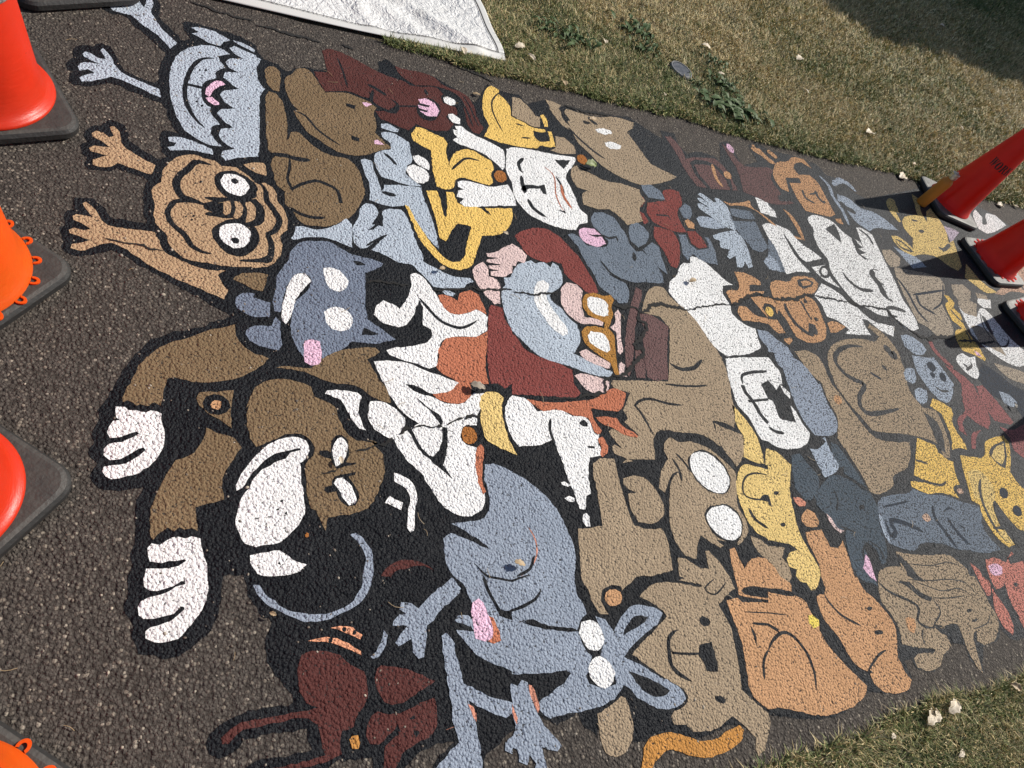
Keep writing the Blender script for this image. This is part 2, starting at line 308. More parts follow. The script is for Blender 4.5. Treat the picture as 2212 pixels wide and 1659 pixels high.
p O 1656,360 1678,364 1679,328 1687,297 1732,321 1774,320 1801,309 1796,302 1824,275 1836,251 1846,250 1854,219 1843,201 1803,207 1745,215 1719,226 1650,240 1635,231 1643,219 1733,195 1743,212 1810,191 1862,180 1887,158 1887,125 1904,93 1889,71 1900,23 1929,-31 1962,-78 1986,-114 1966,-133 1907,-151 1827,-156 1759,-150 1684,-126 1613,-99 1561,-91 1542,-75 1522,-37 1536,13 1557,83 1560,149 1562,213 1610,213 1621,198 1725,182 1730,190 1678,200 1620,222 1625,240 1643,328
t K 11 1666,239 1747,219 1803,207 1855,185
t K 0 1612,171 1707,153 1707,153 1789,133
t K 8 1625,135 1688,121 1696,116 1725,98
t K 11 1648,54 1680,75 1731,90 1764,77 1786,46 1797,7 1791,-42 1770,-84
t K 9 1686,118 1716,99 1719,88
t K 10 1617,129 1617,95 1609,74
t K 9 1648,54 1612,27 1589,-19
S collar_bead
p PY2 1869,119 1889,119 1906,100 1898,84 1872,79 1857,97
F painted_brown_hound|orange brown hound face with drooping ear
p O 2044,437 2092,459 2116,439 2120,408 2096,391 2045,397 2034,417
p O 2027,379 2112,379 2114,337 2112,316 2158,311 2193,332 2188,291 2175,239 2164,208 2176,198 2183,157 2212,121 2233,83 2248,38 2229,-8 2186,-64 2189,-86 2187,-111 2201,-138 2164,-159 2108,-160 2050,-143 2026,-115 2025,-87 2042,-80 2016,-75 1982,-51 1969,-7 1958,41 1935,88 1932,133 1944,168 1965,173 1978,167 2003,186 2002,210 2022,266 2020,351
p RO2 2048,504 2074,506 2100,484 2086,468 2057,470 2044,489
t K 9 1983,174 1987,147 2013,102 2052,73 2085,53
t K 8 2019,-79 2056,-61 2107,-42 2150,-35
o K 2178,94 2173,91 2164,90 2155,91 2149,94 2149,98 2155,102 2164,103 2173,101 2179,98
o K 2174,17 2167,14 2154,13 2141,15 2133,19 2132,24 2139,27 2151,28 2164,25 2173,21
F painted_yellow_cat|pale yellow cat with small paws and drip-shaped feet
p PY 1951,884 1967,859 1991,805 2003,761 1997,700 1980,640 1937,647 1893,672 1939,754 1927,797 1942,845
p PY 1844,626 1881,642 1929,634 1986,617 1980,609 2031,693 2064,687 2090,658 2115,628 2075,576 2040,520 2018,457 2001,395 2002,333 2011,283 2013,243 1986,212 1948,190 1931,191 1925,216 1902,223 1892,244 1911,264 1879,276 1885,302 1920,322 1954,322 1934,344 1886,358 1838,371 1840,375 1804,399 1787,436 1782,494 1792,552 1815,593
p PY 2021,699 2034,698 2059,678 1996,635 1983,636
t K 7 1973,596 1914,608 1863,598 1828,566 1823,528 1886,510 1912,526
p K 1875,511 1913,528 1930,524 1915,500
t K 13 1811,487 1820,445 1861,409
o K 1984,527 1979,523 1971,520 1963,521 1959,524 1960,529 1965,534 1973,536 1981,536 1985,532
o K 1950,414 1944,410 1936,409 1928,409 1923,413 1923,417 1928,421 1937,423 1945,422 1950,419
t K 9 1970,591 1985,577
p K 1930,524 1931,507 1922,478 1910,491
t K 11 2023,680 2030,661
t K 11 1999,639 2006,621
F painted_grey_brown_patch|small greige scraps between yellow cat and orange dog
p G 1769,394 1806,375 1827,352 1858,349 1895,337 1866,309 1879,276 1872,247 1848,227 1821,253 1816,280 1801,309 1789,318 1766,352
F painted_long_hair_dog|greige long haired animal with combed fur and pointed chin
p G 2447,263 2503,245 2633,225 2745,212 2785,179 2811,149 2802,123 2831,119 2833,65 2827,5 2830,-39 2806,-69 2744,-104 2666,-111 2641,-90 2667,-58 2630,-72 2600,-131 2575,-192 2561,-162 2560,-112 2572,-63 2580,-24 2552,-15 2448,-18 2436,-8 2452,1 2489,-13 2484,-63 2484,-79 2422,-99 2369,-127 2300,-129 2258,-110 2261,-81 2297,-73 2381,-84 2396,-75 2311,-56 2240,-33 2262,16 2259,59 2241,109 2258,155 2269,169 2305,205 2372,214 2435,206
p K 2448,256 2480,217 2504,163 2526,138 2484,148 2440,171 2450,199 2438,227
p K 2358,163 2437,151 2461,114 2517,81 2495,72 2454,90 2402,143
t K 11 2272,173 2305,132 2389,87 2413,59 2376,25 2391,3 2433,-12
t K 7 2514,77 2525,42 2506,21 2449,-2
t K 4 2463,215 2601,189 2722,187 2797,151
t K 3 2431,160 2555,139 2666,128 2751,103 2782,55
t K 4 2453,153 2509,128 2590,96 2697,89 2756,46
t K 3 2517,81 2608,67 2709,61
t K 5 2385,-4 2355,-30 2352,-56
t K 3 2651,-51 2697,-51 2759,-44 2793,-20
p K 2387,-2 2442,-9 2507,-24 2558,-16 2577,-27 2558,-92 2502,-74 2497,-50
p G 2388,-8 2445,-14 2478,-55 2484,-79 2429,-92 2352,-56
o K 2700,7 2693,4 2684,3 2675,5 2669,8 2670,12 2676,15 2686,16 2695,14 2700,11
o K 2705,-27 2700,-29 2691,-31 2680,-31 2672,-29 2670,-26 2674,-24 2684,-22 2695,-22 2703,-24
S tag
p O 2317,39 2338,43 2362,31 2349,6 2323,-13 2303,2
F painted_red_hand|salmon red ribbed shape at the right edge of the frame
p RO3 2850,171 2884,139 2882,113 2908,82 2863,39 2841,42 2842,82
p RO3 2963,167 3033,168 3085,142 3137,165 3167,176 3174,165 3119,157 3107,130 3220,130 3538,77 3182,-201 2958,-98 2963,-47 2967,10 2988,62 2908,50 2917,-4 2901,-80 2865,-108 2836,-78 2839,-14 2881,41 2920,94 2936,133
t K 18 2918,108 2909,59 2923,-14 2933,-81
t K 9 2997,70 2961,-2 2968,-65
p P 2954,142 3011,147 3043,128 3020,103 2963,102 2945,118
o K 3079,52 3072,48 3062,46 3053,47 3049,51 3051,55 3059,59 3069,61 3077,60 3081,56
F painted_outline|black paint filling the gaps between the painted animals
p K -79,2485 -97,2425 -95,2389 -74,2377 -29,2381 -7,2343 23,2313 83,2234 87,2220 67,2160 63,2085 55,2071 7,2085 -30,2103 -41,2127 -54,2168 -70,2207 -93,2213 -108,2201 -117,2189 -141,2183 -162,2172 -168,2141 -163,2116 -174,2101 -179,2077 -175,2057 -163,2051 -171,2027 -170,2006 -158,1992 -135,1994 -103,2010 -67,2033 -18,2014 45,1988 74,1984 86,1956 89,1925 104,1877 120,1855 85,1859 67,1846 64,1820 67,1781 77,1754 80,1748 68,1728 41,1746 -1,1779 -16,1804 -21,1843 -35,1864 -58,1867 -79,1856 -87,1834 -110,1828 -129,1804 -126,1780 -120,1761 -132,1741 -128,1710 -120,1698 -122,1670 -110,1655 -85,1652 -60,1659 -44,1674 -9,1659 37,1641 23,1620 23,1593 22,1514 31,1471 -8,1479 -55,1482 -63,1500 -77,1523 -99,1544 -120,1546 -138,1539 -143,1519 -137,1499 -152,1491 -159,1479 -159,1455 -157,1439 -167,1430 -167,1406 -155,1384 -161,1368 -154,1350 -141,1342 -108,1344 -81,1355 -53,1371 -26,1355 22,1321 93,1270 161,1225 217,1183 231,1173 187,1155 128,1125 69,1108 32,1082 5,1046 -15,1012 -27,983 -38,960 -45,941 -58,907 -69,889 -67,874 -77,847 -79,824 -74,806 -85,795 -82,770 -70,755 -81,736 -78,711 -65,699 -41,689 -10,688 23,693 10,664 5,624 5,577 0,554 -2,519 -9,496 -7,450 -15,437 -14,420 -5,407 3,390 -1,373 5,353 13,336 40,325 71,317 96,322 129,343 157,379 166,422 175,471 216,469 221,432 237,391 250,372 271,356 254,329 247,302 256,267 272,236 289,214 296,188 270,184 223,190 209,190 183,187 154,176 137,161 130,146 135,129 151,118 170,119 186,127 197,135 219,139 264,137 318,131 319,114 326,91 282,92 216,95 196,88 189,72 336,36 356,50 376,58 443,48 439,10 502,-5 510,13 543,32 591,41 626,36 572,2 559,-19 684,-50 687,-30 698,-9 735,8 774,27 794,32 857,41 893,10 904,16 956,28 960,1 995,-35 1009,-15 1102,-35 1092,-68 1126,-75 1163,-68 1288,-104 1415,-101 1489,-126 1545,-118 1553,-104 1675,-140 1812,-163 1933,-146 1973,-131 2028,-142 2107,-162 2162,-162 2209,-129 2211,-83 2249,-83 2247,-108 2298,-132 2366,-130 2416,-105 2509,-68 2558,-92 2543,-136 2575,-192 2663,-114 2754,-110 2812,-78 2833,-111 2870,-130 2921,-130 3182,-201 6269,2204 5698,2294 5552,2328 5462,2391 5358,2441 5218,2483 5157,2618 4940,2619 4479,2484 4061,2352 3837,2285 3707,2331 3773,2362 3695,2404 3559,2422 3531,2502 3354,2528 3132,2531 3054,2577 2965,2517 2965,2391 2816,2331 2812,2417 2803,2512 2728,2484 2649,2318 2627,2355 2509,2361 2419,2322 2394,2382 2404,2469 2308,2461 2295,2399 2156,2486 2130,2512 2022,2489 1847,2438 1758,2484 1713,2462 1639,2487 1521,2420 1495,2473 1428,2467 1343,2493 1298,2426 1245,2343 1183,2396 1066,2459 928,2448 913,2471 888,2498 844,2460 839,2402 623,2340 579,2324 554,2332 514,2308 470,2273 449,2304 418,2312 399,2318 379,2369 380,2382 338,2412 262,2427 187,2432 151,2429 139,2415 146,2379 166,2337 134,2320 113,2359 86,2392 72,2425 73,2503 55,2549
F painted_pufferfish|light blue round creature with open mouth and raised hands
p LB -76,2409 -63,2423 -38,2419 -55,2442 -70,2457 -59,2482 -28,2463 -3,2462 -25,2501 2,2517 16,2468 25,2449 32,2485 30,2510 48,2518 53,2481 46,2439 58,2399 78,2357 122,2298 101,2259 74,2306 10,2366 -14,2393 -44,2390 -66,2393
p LB -143,2140 -136,2155 -122,2153 -100,2136 -80,2138 -95,2175 -89,2189 -78,2176 -66,2152 -53,2112 -34,2088 10,2067 65,2046 71,2007 10,2034 -37,2057 -65,2061 -83,2046 -112,2026 -141,2012 -146,2030 -132,2043 -107,2065 -126,2075 -146,2062 -153,2079 -146,2095 -121,2107 -95,2110 -127,2124
p LB 287,2302 257,2322 220,2325 176,2302 132,2255 110,2199 97,2130 95,2051 103,1987 115,1927 136,1875 168,1845 207,1829 240,1830 218,1857 208,1894 217,1918 238,1930 222,1957 211,1987 214,2005 204,2010 191,2037 187,2075 198,2119 213,2141 238,2156 238,2191 251,2208 270,2221 253,2252 247,2274 263,2289
p LB 287,2336 304,2352 376,2328 375,2319 392,2312 374,2264 372,2214 380,2170 392,2153 374,2111 364,2009 356,1896 346,1811 339,1809 282,1788 247,1770 233,1787 241,1809 276,1830 244,1851 234,1880 239,1911 278,1927 246,1953 232,1982 242,2004 286,2021 258,2046 245,2076 253,2096 307,2125 281,2146 260,2169 267,2199 314,2212 281,2225 272,2252 286,2276 332,2292 301,2313
p LB 168,2401 187,2412 235,2413 294,2381 270,2362 257,2335 221,2339 185,2363 169,2369 193,2386 182,2394
p LB 301,2384 336,2381 375,2357 370,2343 316,2370
p LB 89,1832 107,1839 142,1838 209,1811 211,1786 166,1791 121,1785 93,1775 87,1789 103,1798 109,1812 90,1815
t K 14 236,2260 199,2244 169,2197 148,2125 139,2054 146,1990 167,1936 191,1903
l K 13 145,2096 193,2093
o K 191,2181 189,2176 187,2174 185,2176 185,2181 187,2185 190,2185
o K 211,2188 209,2183 206,2180 204,2183 204,2188 207,2192 210,2192
o K 197,2156 196,2152 193,2150 191,2152 191,2157 193,2160 196,2160
o K 178,2022 176,2018 172,2015 170,2018 170,2022 173,2026 176,2026
o K 192,2006 190,2001 187,1999 185,2002 185,2007 188,2010 191,2010
S *gums
p P 219,2126 238,2144 255,2144 264,2132 247,2119 228,2094 220,2068 211,2055 199,2062 202,2085 211,2106
p P 202,2046 220,2057 240,2035 241,2024 225,2018 208,2031
F painted_pug|tan wrinkled dog face with round staring eyes and both arms raised
p T -64,1836 -54,1843 -40,1823 -35,1780 -19,1755 20,1726 52,1705 43,1666 -4,1679 -43,1694 -58,1677 -86,1667 -101,1673 -103,1693 -89,1704 -66,1716 -90,1721 -109,1724 -113,1737 -102,1750 -82,1751 -61,1751 -85,1774 -106,1786 -109,1799 -98,1812 -80,1807 -66,1791 -53,1800 -60,1822
p T -122,1523 -114,1531 -101,1518 -84,1488 -76,1468 -62,1454 48,1446 59,1418 72,1379 94,1366 134,1342 180,1329 224,1331 203,1313 213,1285 227,1263 215,1230 163,1257 93,1293 39,1327 -26,1382 -53,1393 -74,1388 -99,1369 -122,1359 -141,1365 -140,1378 -120,1385 -101,1397 -126,1406 -146,1413 -148,1425 -137,1434 -116,1431 -100,1435 -122,1453 -138,1462 -142,1474 -134,1481 -113,1479 -95,1476 -108,1496
p T 69,1640 70,1673 82,1712 106,1747 137,1769 161,1774 186,1765 214,1761 234,1744 256,1746 278,1746 313,1712 334,1692 356,1697 378,1682 389,1654 388,1628 404,1593 412,1553 406,1511 383,1477 387,1448 381,1413 360,1377 337,1358 241,1347 176,1353 138,1355 108,1374 86,1403 78,1438 56,1471 47,1507 51,1551 45,1588 45,1618 55,1631
p T 298,1764 328,1779 361,1786 365,1759 364,1729 344,1733 322,1742
t K 21 206,1740 185,1746 160,1743 142,1715 121,1685 107,1656 108,1621 122,1593 152,1584 185,1570
t K 16 185,1570 155,1579 125,1579 102,1570 86,1542 83,1513 94,1482 113,1461 128,1440 140,1410 165,1392 191,1387
p K 241,1724 263,1730 295,1717 323,1695 332,1665 325,1626 291,1610 249,1604 229,1624 216,1647 210,1677 218,1706
p K 227,1515 258,1530 293,1523 316,1502 324,1469 314,1429 292,1402 267,1387 244,1389 224,1403 206,1428 195,1460 202,1494
p K 181,1604 214,1610 249,1612 325,1621 343,1593 345,1547 330,1514 313,1507 265,1529 231,1528 180,1532 179,1542 201,1545 178,1554 176,1563 177,1578 203,1591 181,1597
t K 18 323,1695 344,1689 357,1659 355,1627 370,1593 387,1544 370,1500 350,1483 356,1444 351,1405 325,1380 263,1372
t K 15 324,1373 346,1383 358,1401
p T 232,1594 250,1602 252,1577 248,1551 235,1538 228,1548
p T 263,1600 277,1603 286,1578 281,1552 265,1529 256,1537 263,1564
p T 293,1602 307,1607 320,1584 318,1553 308,1531 289,1519 292,1543 296,1569
o K 160,1654 159,1651 156,1650 154,1651 154,1655 156,1658 159,1657
o K 177,1664 175,1660 172,1658 169,1660 169,1665 172,1668 175,1668
o K 131,1517 130,1514 127,1513 125,1514 125,1518 127,1520 130,1520
o K 152,1523 150,1520 147,1518 145,1520 145,1524 148,1527 150,1527
o K 148,1507 147,1504 144,1503 141,1505 141,1508 144,1510 147,1510
S eye
p W 227,1681 240,1707 262,1715 287,1707 304,1686 308,1663 297,1637 282,1626 260,1627 240,1641 230,1660
o K 279,1681 275,1676 268,1674 262,1676 257,1682 257,1689 261,1694 267,1696 274,1694 279,1688
S eye
p W 212,1465 219,1492 233,1506 261,1512 285,1505 299,1485 297,1460 287,1435 269,1419 249,1417 226,1431 215,1448
o K 268,1442 264,1435 257,1432 249,1434 245,1440 244,1448 248,1455 255,1458 262,1456 267,1450
F painted_monkey|brown and white monkey in a black coat with white gloved hands
p B -7,961 12,1013 37,1047 68,1076 116,1096 172,1124 239,1149 239,1113 249,1087 285,1055 299,1050 316,1042 281,1005 263,994 234,979 192,968 152,965 118,971 87,981 74,976 72,961 68,955 58,900 46,909 39,908 34,899 27,902 15,905 7,899 0,910 -12,916 -20,911 -21,922 -12,954
p W -35,898 -16,898 -9,890 8,889 16,885 27,883 36,889 48,884 59,878 60,850 66,819 59,780 47,757 22,735 -10,720 -41,717 -52,723 -58,736 -55,746 -42,749 -13,752 12,770 26,784 22,791 12,788 -4,774 -24,764 -44,763 -55,775 -57,791 -47,801 -22,807 -2,818 12,827 8,831 -6,827 -25,819 -45,817 -50,832 -48,846 -39,860 -24,862 -33,870 -36,885
p W 29,551 37,559 52,556 66,566 77,569 89,569 102,566 116,570 132,560 136,531 142,501 145,475 144,445 129,403 101,369 84,351 63,348 40,354 26,364 25,377 34,385 59,388 83,398 98,410 96,416 90,417 76,405 55,403 40,399 21,402 13,411 11,428 16,440 32,443 55,448 82,458 100,463 99,470 93,471 77,463 60,457 32,458 24,469 21,487 23,492 25,508 56,504 87,504 103,514 99,517 83,518 56,516 32,520 28,533
p B 155,838 177,824 216,807 230,780 207,742 188,713 183,678 187,649 142,639 125,635 127,604 128,578 117,586 100,584 91,591 80,582 68,591 48,580 39,569 34,574 34,626 44,666 68,721 88,753 117,765 135,783 149,810
p B 135,920 143,937 180,939 223,943 216,901 212,881 212,836 184,859 159,879 144,899
o K 213,894 203,878 185,871 165,876 151,890 148,909 158,925 176,932 196,928 210,913
S badge
o O 193,901 190,892 184,887 176,888 170,893 168,901 171,909 177,914 185,914 191,909
S face
p B 250,888 261,923 284,959 320,975 366,976 397,966 417,954 421,923 449,910 471,894 479,854 500,805 530,786 573,782 543,790 565,786 565,770 577,756 581,722 573,682 554,645 528,609 495,590 445,586 417,584 407,551 401,567 391,604 377,610 373,665 376,695 378,727 399,751 405,774 398,794 380,811 351,814 316,804 282,786 265,780 258,796 249,828 249,874 257,901
p K 451,789 465,805 480,808 491,797 494,773 490,747 479,728 506,726 505,721 477,715 453,710 442,739 427,743 415,754 418,763 436,764 444,759
p K 502,698 498,692 482,688 482,685 496,659 501,630 489,609 468,606 453,621 445,650 424,647 417,655 420,661 438,666 437,679 447,691 465,694
S eye
p W 479,800 488,787 489,763 481,744 469,725 454,718 449,739 450,762 457,782 468,796
S eye
p W 442,672 452,684 467,687 480,672 489,650 493,624 487,615 473,612 462,624 456,646
S muzzle
p W 214,669 214,682 226,711 246,737 264,761 281,776 307,794 342,804 370,804 387,794 392,778 388,752 378,739 366,731 365,709 364,677 366,641 362,599 353,582 335,561 298,534 272,530 247,530 223,538 212,563 207,582 211,619 225,652 241,674 260,703 285,726 316,741 331,748 346,760 372,767 370,775 333,767 296,756 273,736 261,723 240,695 224,675
p W 246,511 271,513 299,515 316,500 335,481 356,475 338,460 304,455 267,458 245,466 243,473 232,493 232,511
o K 317,634 315,632 312,631 310,633 310,637 313,639 316,638
o K 306,614 304,612 300,611 298,613 298,616 301,618 305,617
o K 324,603 322,600 319,600 317,602 318,606 320,608 323,606
o K 297,484 296,481 293,481 291,483 291,486 294,488 296,487
S *feather
p W 452,932 458,943 497,943 540,935 552,922 540,897 534,872 538,841 547,819 530,826 517,847 504,878 492,910
p W 573,906 588,909 616,902 641,883 663,854 659,831 640,807 608,793 583,809 564,834 559,865
p W 603,690 618,686 646,661 656,637 652,611 640,580 628,528 617,523 611,536 620,576 635,619 626,643 610,660 600,667
p W 564,609 580,628 593,616 611,605 603,587 584,598
S button
o RU 367,544 366,541 364,539 361,539 358,542 358,545 359,547 362,549 365,549 367,547
F painted_cat|slate blue cat with two white eyes and a white grin
p SB 362,1330 380,1357 396,1385 414,1432 440,1463 476,1475 519,1481 554,1467 586,1441 622,1431 658,1426 694,1412 671,1390 627,1365 618,1298 610,1232 607,1189 638,1162 683,1120 662,1113 608,1102 550,1108 524,1083 484,1054 464,1046 429,1045 410,1048 397,1070 383,1116 387,1175 404,1237 434,1269 457,1314 451,1339 428,1345 388,1298 369,1238 360,1197 344,1200 342,1232 354,1274
p K 593,1411 619,1412 636,1400 605,1394
p K 592,1159 634,1135 581,1129
p LB 433,1527 454,1531 489,1524 533,1536 574,1564 599,1588 613,1565 601,1466 563,1480 528,1494 485,1493 449,1483 421,1472 415,1478 427,1498
S eye
p W 499,1371 521,1376 548,1367 566,1342 566,1316 548,1290 526,1285 511,1297 500,1322
S eye
p W 483,1206 505,1224 539,1222 560,1203 561,1174 546,1148 521,1141 499,1146 482,1169
S teeth
p W 421,1342 442,1345 457,1318 428,1281 404,1237 386,1183 371,1156 362,1170 368,1222 385,1285 399,1316
S tongue
p P 415,1102 433,1109 457,1102 458,1069 457,1046 446,1026 426,1022 409,1033 410,1067
S paw
p SB 243,1228 253,1249 277,1259 296,1257 291,1244 333,1227 330,1178 289,1177 256,1193 242,1216
p SB 265,1130 287,1145 332,1147 345,1179 354,1162 353,1128 353,1088 343,1069 308,1076 273,1098 262,1117
F painted_bag|tan scraps of fur behind the slate blue cat
p B 334,1013 344,1019 395,1014 422,1011 454,1042 502,1070 571,1087 616,1088 629,1073 600,1054 585,1045 597,1010 609,980 627,946 631,903 604,908 580,923 551,953 520,964 489,965 435,985 405,1000
S *fur_patch
p B 241,1302 267,1326 324,1332 336,1327 327,1292 318,1265 300,1269 267,1287
F painted_bear|brown cat-eared bear with two small pink ear tips
p B 402,2261 416,2282 436,2286 450,2266 449,2215 440,2156 421,2156 404,2181
p B 467,2233 489,2260 519,2309 544,2318 564,2306 587,2248 607,2204 651,2218 695,2226 737,2213 780,2204 796,2179 778,2148 778,2079 766,2033 791,1997 816,1967 759,1935 712,1906 669,1893 609,1899 559,1937 519,1967 488,2039 479,2066 499,2078 478,2102 466,2159
p B 393,2117 405,2145 427,2140 444,2109 451,2058 453,2000 448,1942 464,1958 488,1961 511,1931 542,1893 583,1875 642,1872 663,1849 677,1808 680,1722 673,1699 639,1630 598,1583 542,1547 505,1539 462,1542 440,1562 433,1594 410,1615 415,1670 393,1695 387,1745 384,1796 405,1833 380,1843 378,1902 385,2015
t K 9 483,2067 517,2054 550,1998 585,1961 626,1931
t K 8 456,2036 455,1961 445,1913
t K 20 387,1834 438,1835 463,1828 512,1834
t K 9 444,1826 440,1783 428,1733 433,1703 441,1675
l K 12 434,1683 474,1717 520,1739 557,1729 585,1708 591,1653
t K 13 424,1607 453,1583 487,1574 531,1579
S eye
p K 678,2166 712,2164 705,2142 674,2152
S eye
p K 674,1996 700,1988 695,1969 670,1971
S ear
p P 740,2191 757,2196 778,2190 752,2167
S ear
p P 753,1990 769,1997 792,1976 752,1972
F painted_fox|maroon red long fox lying along the path edge
p M 623,2449 648,2472 692,2468 748,2447 834,2400 902,2382 944,2375 961,2359 1007,2367 1050,2381 1081,2385 1104,2349 1135,2302 1144,2249 1105,2170 1071,2127 995,2113 942,2131 904,2082 853,2100 802,2117 786,2157 833,2171 874,2183 884,2226 838,2172 798,2177 783,2221 739,2227 697,2239 607,2210 588,2262 577,2310 630,2325
p M 917,2465 955,2457 1016,2464 1085,2451 1118,2411 1183,2396 1219,2371 1235,2304 1232,2246 1249,2189 1217,2146 1191,2146 1176,2189 1180,2274 1180,2337 1152,2379 1103,2392 1052,2389 987,2368 952,2392 924,2425
t K 8 678,2428 690,2350 695,2258
t K 17 778,2305 812,2290 848,2261
t K 16 796,2278 780,2207 825,2175 866,2174 884,2226 860,2245
t K 9 882,2212 972,2239
t K 9 1152,2379 1177,2351 1192,2277 1196,2209 1200,2182
t K 7 1198,2372 1214,2305 1219,2236 1228,2190
t K 15 1025,2359 1027,2318
o K 1054,2207 1025,2173 992,2162 968,2176 961,2212 975,2255 1004,2290 1037,2303 1063,2288 1069,2251
p K 1092,2338 1119,2368 1155,2344 1158,2267 1163,2199 1141,2173 1103,2183 1084,2211 1111,2239 1140,2234 1147,2285 1093,2296
S tongue
p P 981,2282 1013,2299 1050,2283 1060,2238 1042,2199 1001,2190 972,2212 1006,2212 1008,2223 973,2229 973,2246 1017,2246 1025,2258 986,2260
S eye
p W 1097,2329 1118,2343 1152,2332 1148,2303 1122,2287 1098,2298
S eye
p W 1098,2229 1121,2239 1149,2216 1139,2182 1109,2184 1095,2204
F painted_rabbit|light blue rabbit with two white oval eyes and a long tail
p LB 797,2091 830,2096 862,2077 857,2060 824,2060 794,2068
p LB 790,2045 835,2051 864,2034 892,2016 891,1973 884,1911 864,1889 847,1844 876,1810 898,1792 841,1786 792,1799 751,1807 743,1833 738,1883 748,1921 768,1937 811,1959 816,1991 790,2021
p LB 689,1875 705,1887 730,1881 730,1830 738,1776 740,1738 738,1738 744,1740 757,1769 796,1777 897,1786 893,1763 900,1692 908,1602 903,1497 877,1534 848,1603 829,1680 818,1686 778,1673 729,1672 691,1687 702,1758 692,1822
p LB 618,1561 637,1589 653,1643 676,1668 700,1667 712,1643 703,1610 682,1576 720,1572 728,1641 746,1654 797,1660 810,1644 822,1573 827,1512 839,1458 833,1438 873,1413 929,1385 993,1384 1002,1368 973,1355 961,1339 876,1331 848,1333 833,1360 808,1396 793,1418 746,1423 707,1447 664,1465 693,1498 731,1541 696,1519 651,1473 627,1465 611,1487
p LB 873,1319 899,1324 921,1312 910,1301 886,1304
t K 13 780,1934 802,1910 821,1879
t K 9 707,1585 679,1556 666,1549
t K 8 647,1478 691,1513 729,1538
t K 18 739,1733 767,1728 792,1727
S eye
p W 892,1943 917,1955 937,1942 952,1915 944,1883 922,1890 899,1909
S eye
p W 863,1883 888,1897 918,1889 940,1865 936,1834 910,1806 884,1806 862,1830 854,1858
F painted_giraffe|yellow long-necked dog bending round with a thin tail
p Y 909,2058 938,2110 966,2112 1001,2095 1046,2081 1054,2051 1040,2010 1035,1922 1049,1962 1078,2006 1125,2037 1166,2040 1195,2015 1231,1998 1234,1960 1212,1924 1209,1873 1185,1856 1132,1863 1077,1873 1043,1851 1030,1813 993,1794 959,1804 961,1881 975,1994 958,2002 913,2028
p Y 912,1773 954,1781 959,1742 956,1663 963,1654 980,1712 991,1782 1020,1788 1027,1737 1050,1719 1099,1728 1121,1720 1143,1695 1137,1729 1256,1747 1253,1725 1238,1682 1227,1663 1173,1609 1087,1586 1068,1545 1024,1461 1004,1433 953,1415 906,1432 873,1473 842,1529 830,1595 816,1685 827,1687 853,1625 870,1544 894,1496 920,1458 943,1446 970,1454 993,1478 1016,1538 1055,1625 1002,1630 978,1602 937,1538 918,1551 920,1641
t K 10 1041,1905 1074,1943 1122,1985 1177,1985
t K 12 1121,1720 1143,1712 1152,1694
S nose
o RU 1268,1896 1251,1883 1233,1883 1223,1895 1223,1915 1233,1936 1251,1950 1269,1950 1280,1938 1280,1917
F painted_hyena|bright yellow dog with a square open jaw at the path edge
p Y 1337,2468 1360,2491 1395,2472 1382,2445 1408,2415 1420,2374 1408,2311 1413,2306 1443,2292 1474,2279 1499,2264 1564,2267 1566,2253 1532,2241 1498,2242 1496,2199 1513,2178 1570,2193 1575,2226 1577,2260 1598,2262 1588,2165 1558,2154 1505,2151 1488,2133 1416,2119 1361,2119 1301,2120 1236,2138 1278,2218 1270,2272 1285,2362 1310,2429
p Y 1572,2359 1591,2372 1598,2336 1589,2289 1570,2288
t K 8 1390,2455 1338,2386 1321,2301 1336,2192
t K 10 1418,2264 1457,2260
t K 9 1422,2179 1470,2188
F painted_white_cat|white cat face grinning with both white arms reaching left
p W 1085,2078 1109,2098 1098,2115 1099,2141 1119,2140 1112,2165 1141,2173 1175,2142 1246,2113 1306,2081 1307,2055 1286,1978 1272,1956 1253,1984 1213,2026 1153,2050 1101,2063
p W 1050,1846 1086,1859 1135,1853 1203,1851 1272,1876 1284,1824 1281,1766 1194,1750 1104,1729 1053,1720 1037,1737 1058,1761 1031,1766 1043,1798 1070,1809 1048,1820
p W 1325,2085 1364,2106 1462,2113 1562,2113 1674,2121 1662,2087 1581,1985 1582,1927 1587,1882 1589,1804 1614,1775 1600,1729 1559,1717 1526,1680 1468,1677 1391,1696 1328,1727 1303,1764 1286,1814 1294,1891 1289,1957
p K 1552,2080 1639,2094 1585,2028
t K 16 1396,2052 1361,2012 1358,1972 1368,1957
t K 20 1353,1942 1344,1891 1345,1847 1340,1862 1365,1884 1433,1892
p K 1422,1901 1454,1913 1446,1855 1427,1857
t K 19 1345,1814 1357,1763 1401,1729
t RO 6 1484,2023 1517,1972 1492,1864 1496,1788 1508,1768
t K 11 1527,1974 1539,1919 1533,1872
t RO 14 1538,1930 1529,1860 1547,1797
p K 1468,1778 1507,1779 1506,1763
S tongue
p P 1542,1683 1571,1698 1622,1700 1646,1672 1600,1667 1572,1671 1597,1659 1647,1661 1653,1625 1596,1603 1544,1620 1532,1655
F painted_wolf|greige long-nosed wolf with two small white eyes
p G 1639,2487 1675,2483 1716,2471 1693,2441 1645,2426
p G 1638,2424 1693,2441 1698,2419 1695,2371 1724,2326 1771,2263 1735,2269 1700,2312 1678,2321 1657,2368
p G 1452,2444 1488,2448 1527,2399 1542,2350 1566,2350 1543,2276 1501,2272 1466,2292 1415,2314
p G 1608,2235 1658,2241 1696,2192 1687,2146 1608,2127 1552,2135 1585,2157
p G 1742,2455 1798,2448 1888,2442 2040,2482 2143,2474 2124,2436 2065,2387 2092,2298 2127,2182 2259,2127 2190,2086 2025,2027 1959,2027 1863,2065 1804,2109 1764,2172 1724,2236 1721,2317 1717,2362 1734,2375 1719,2425
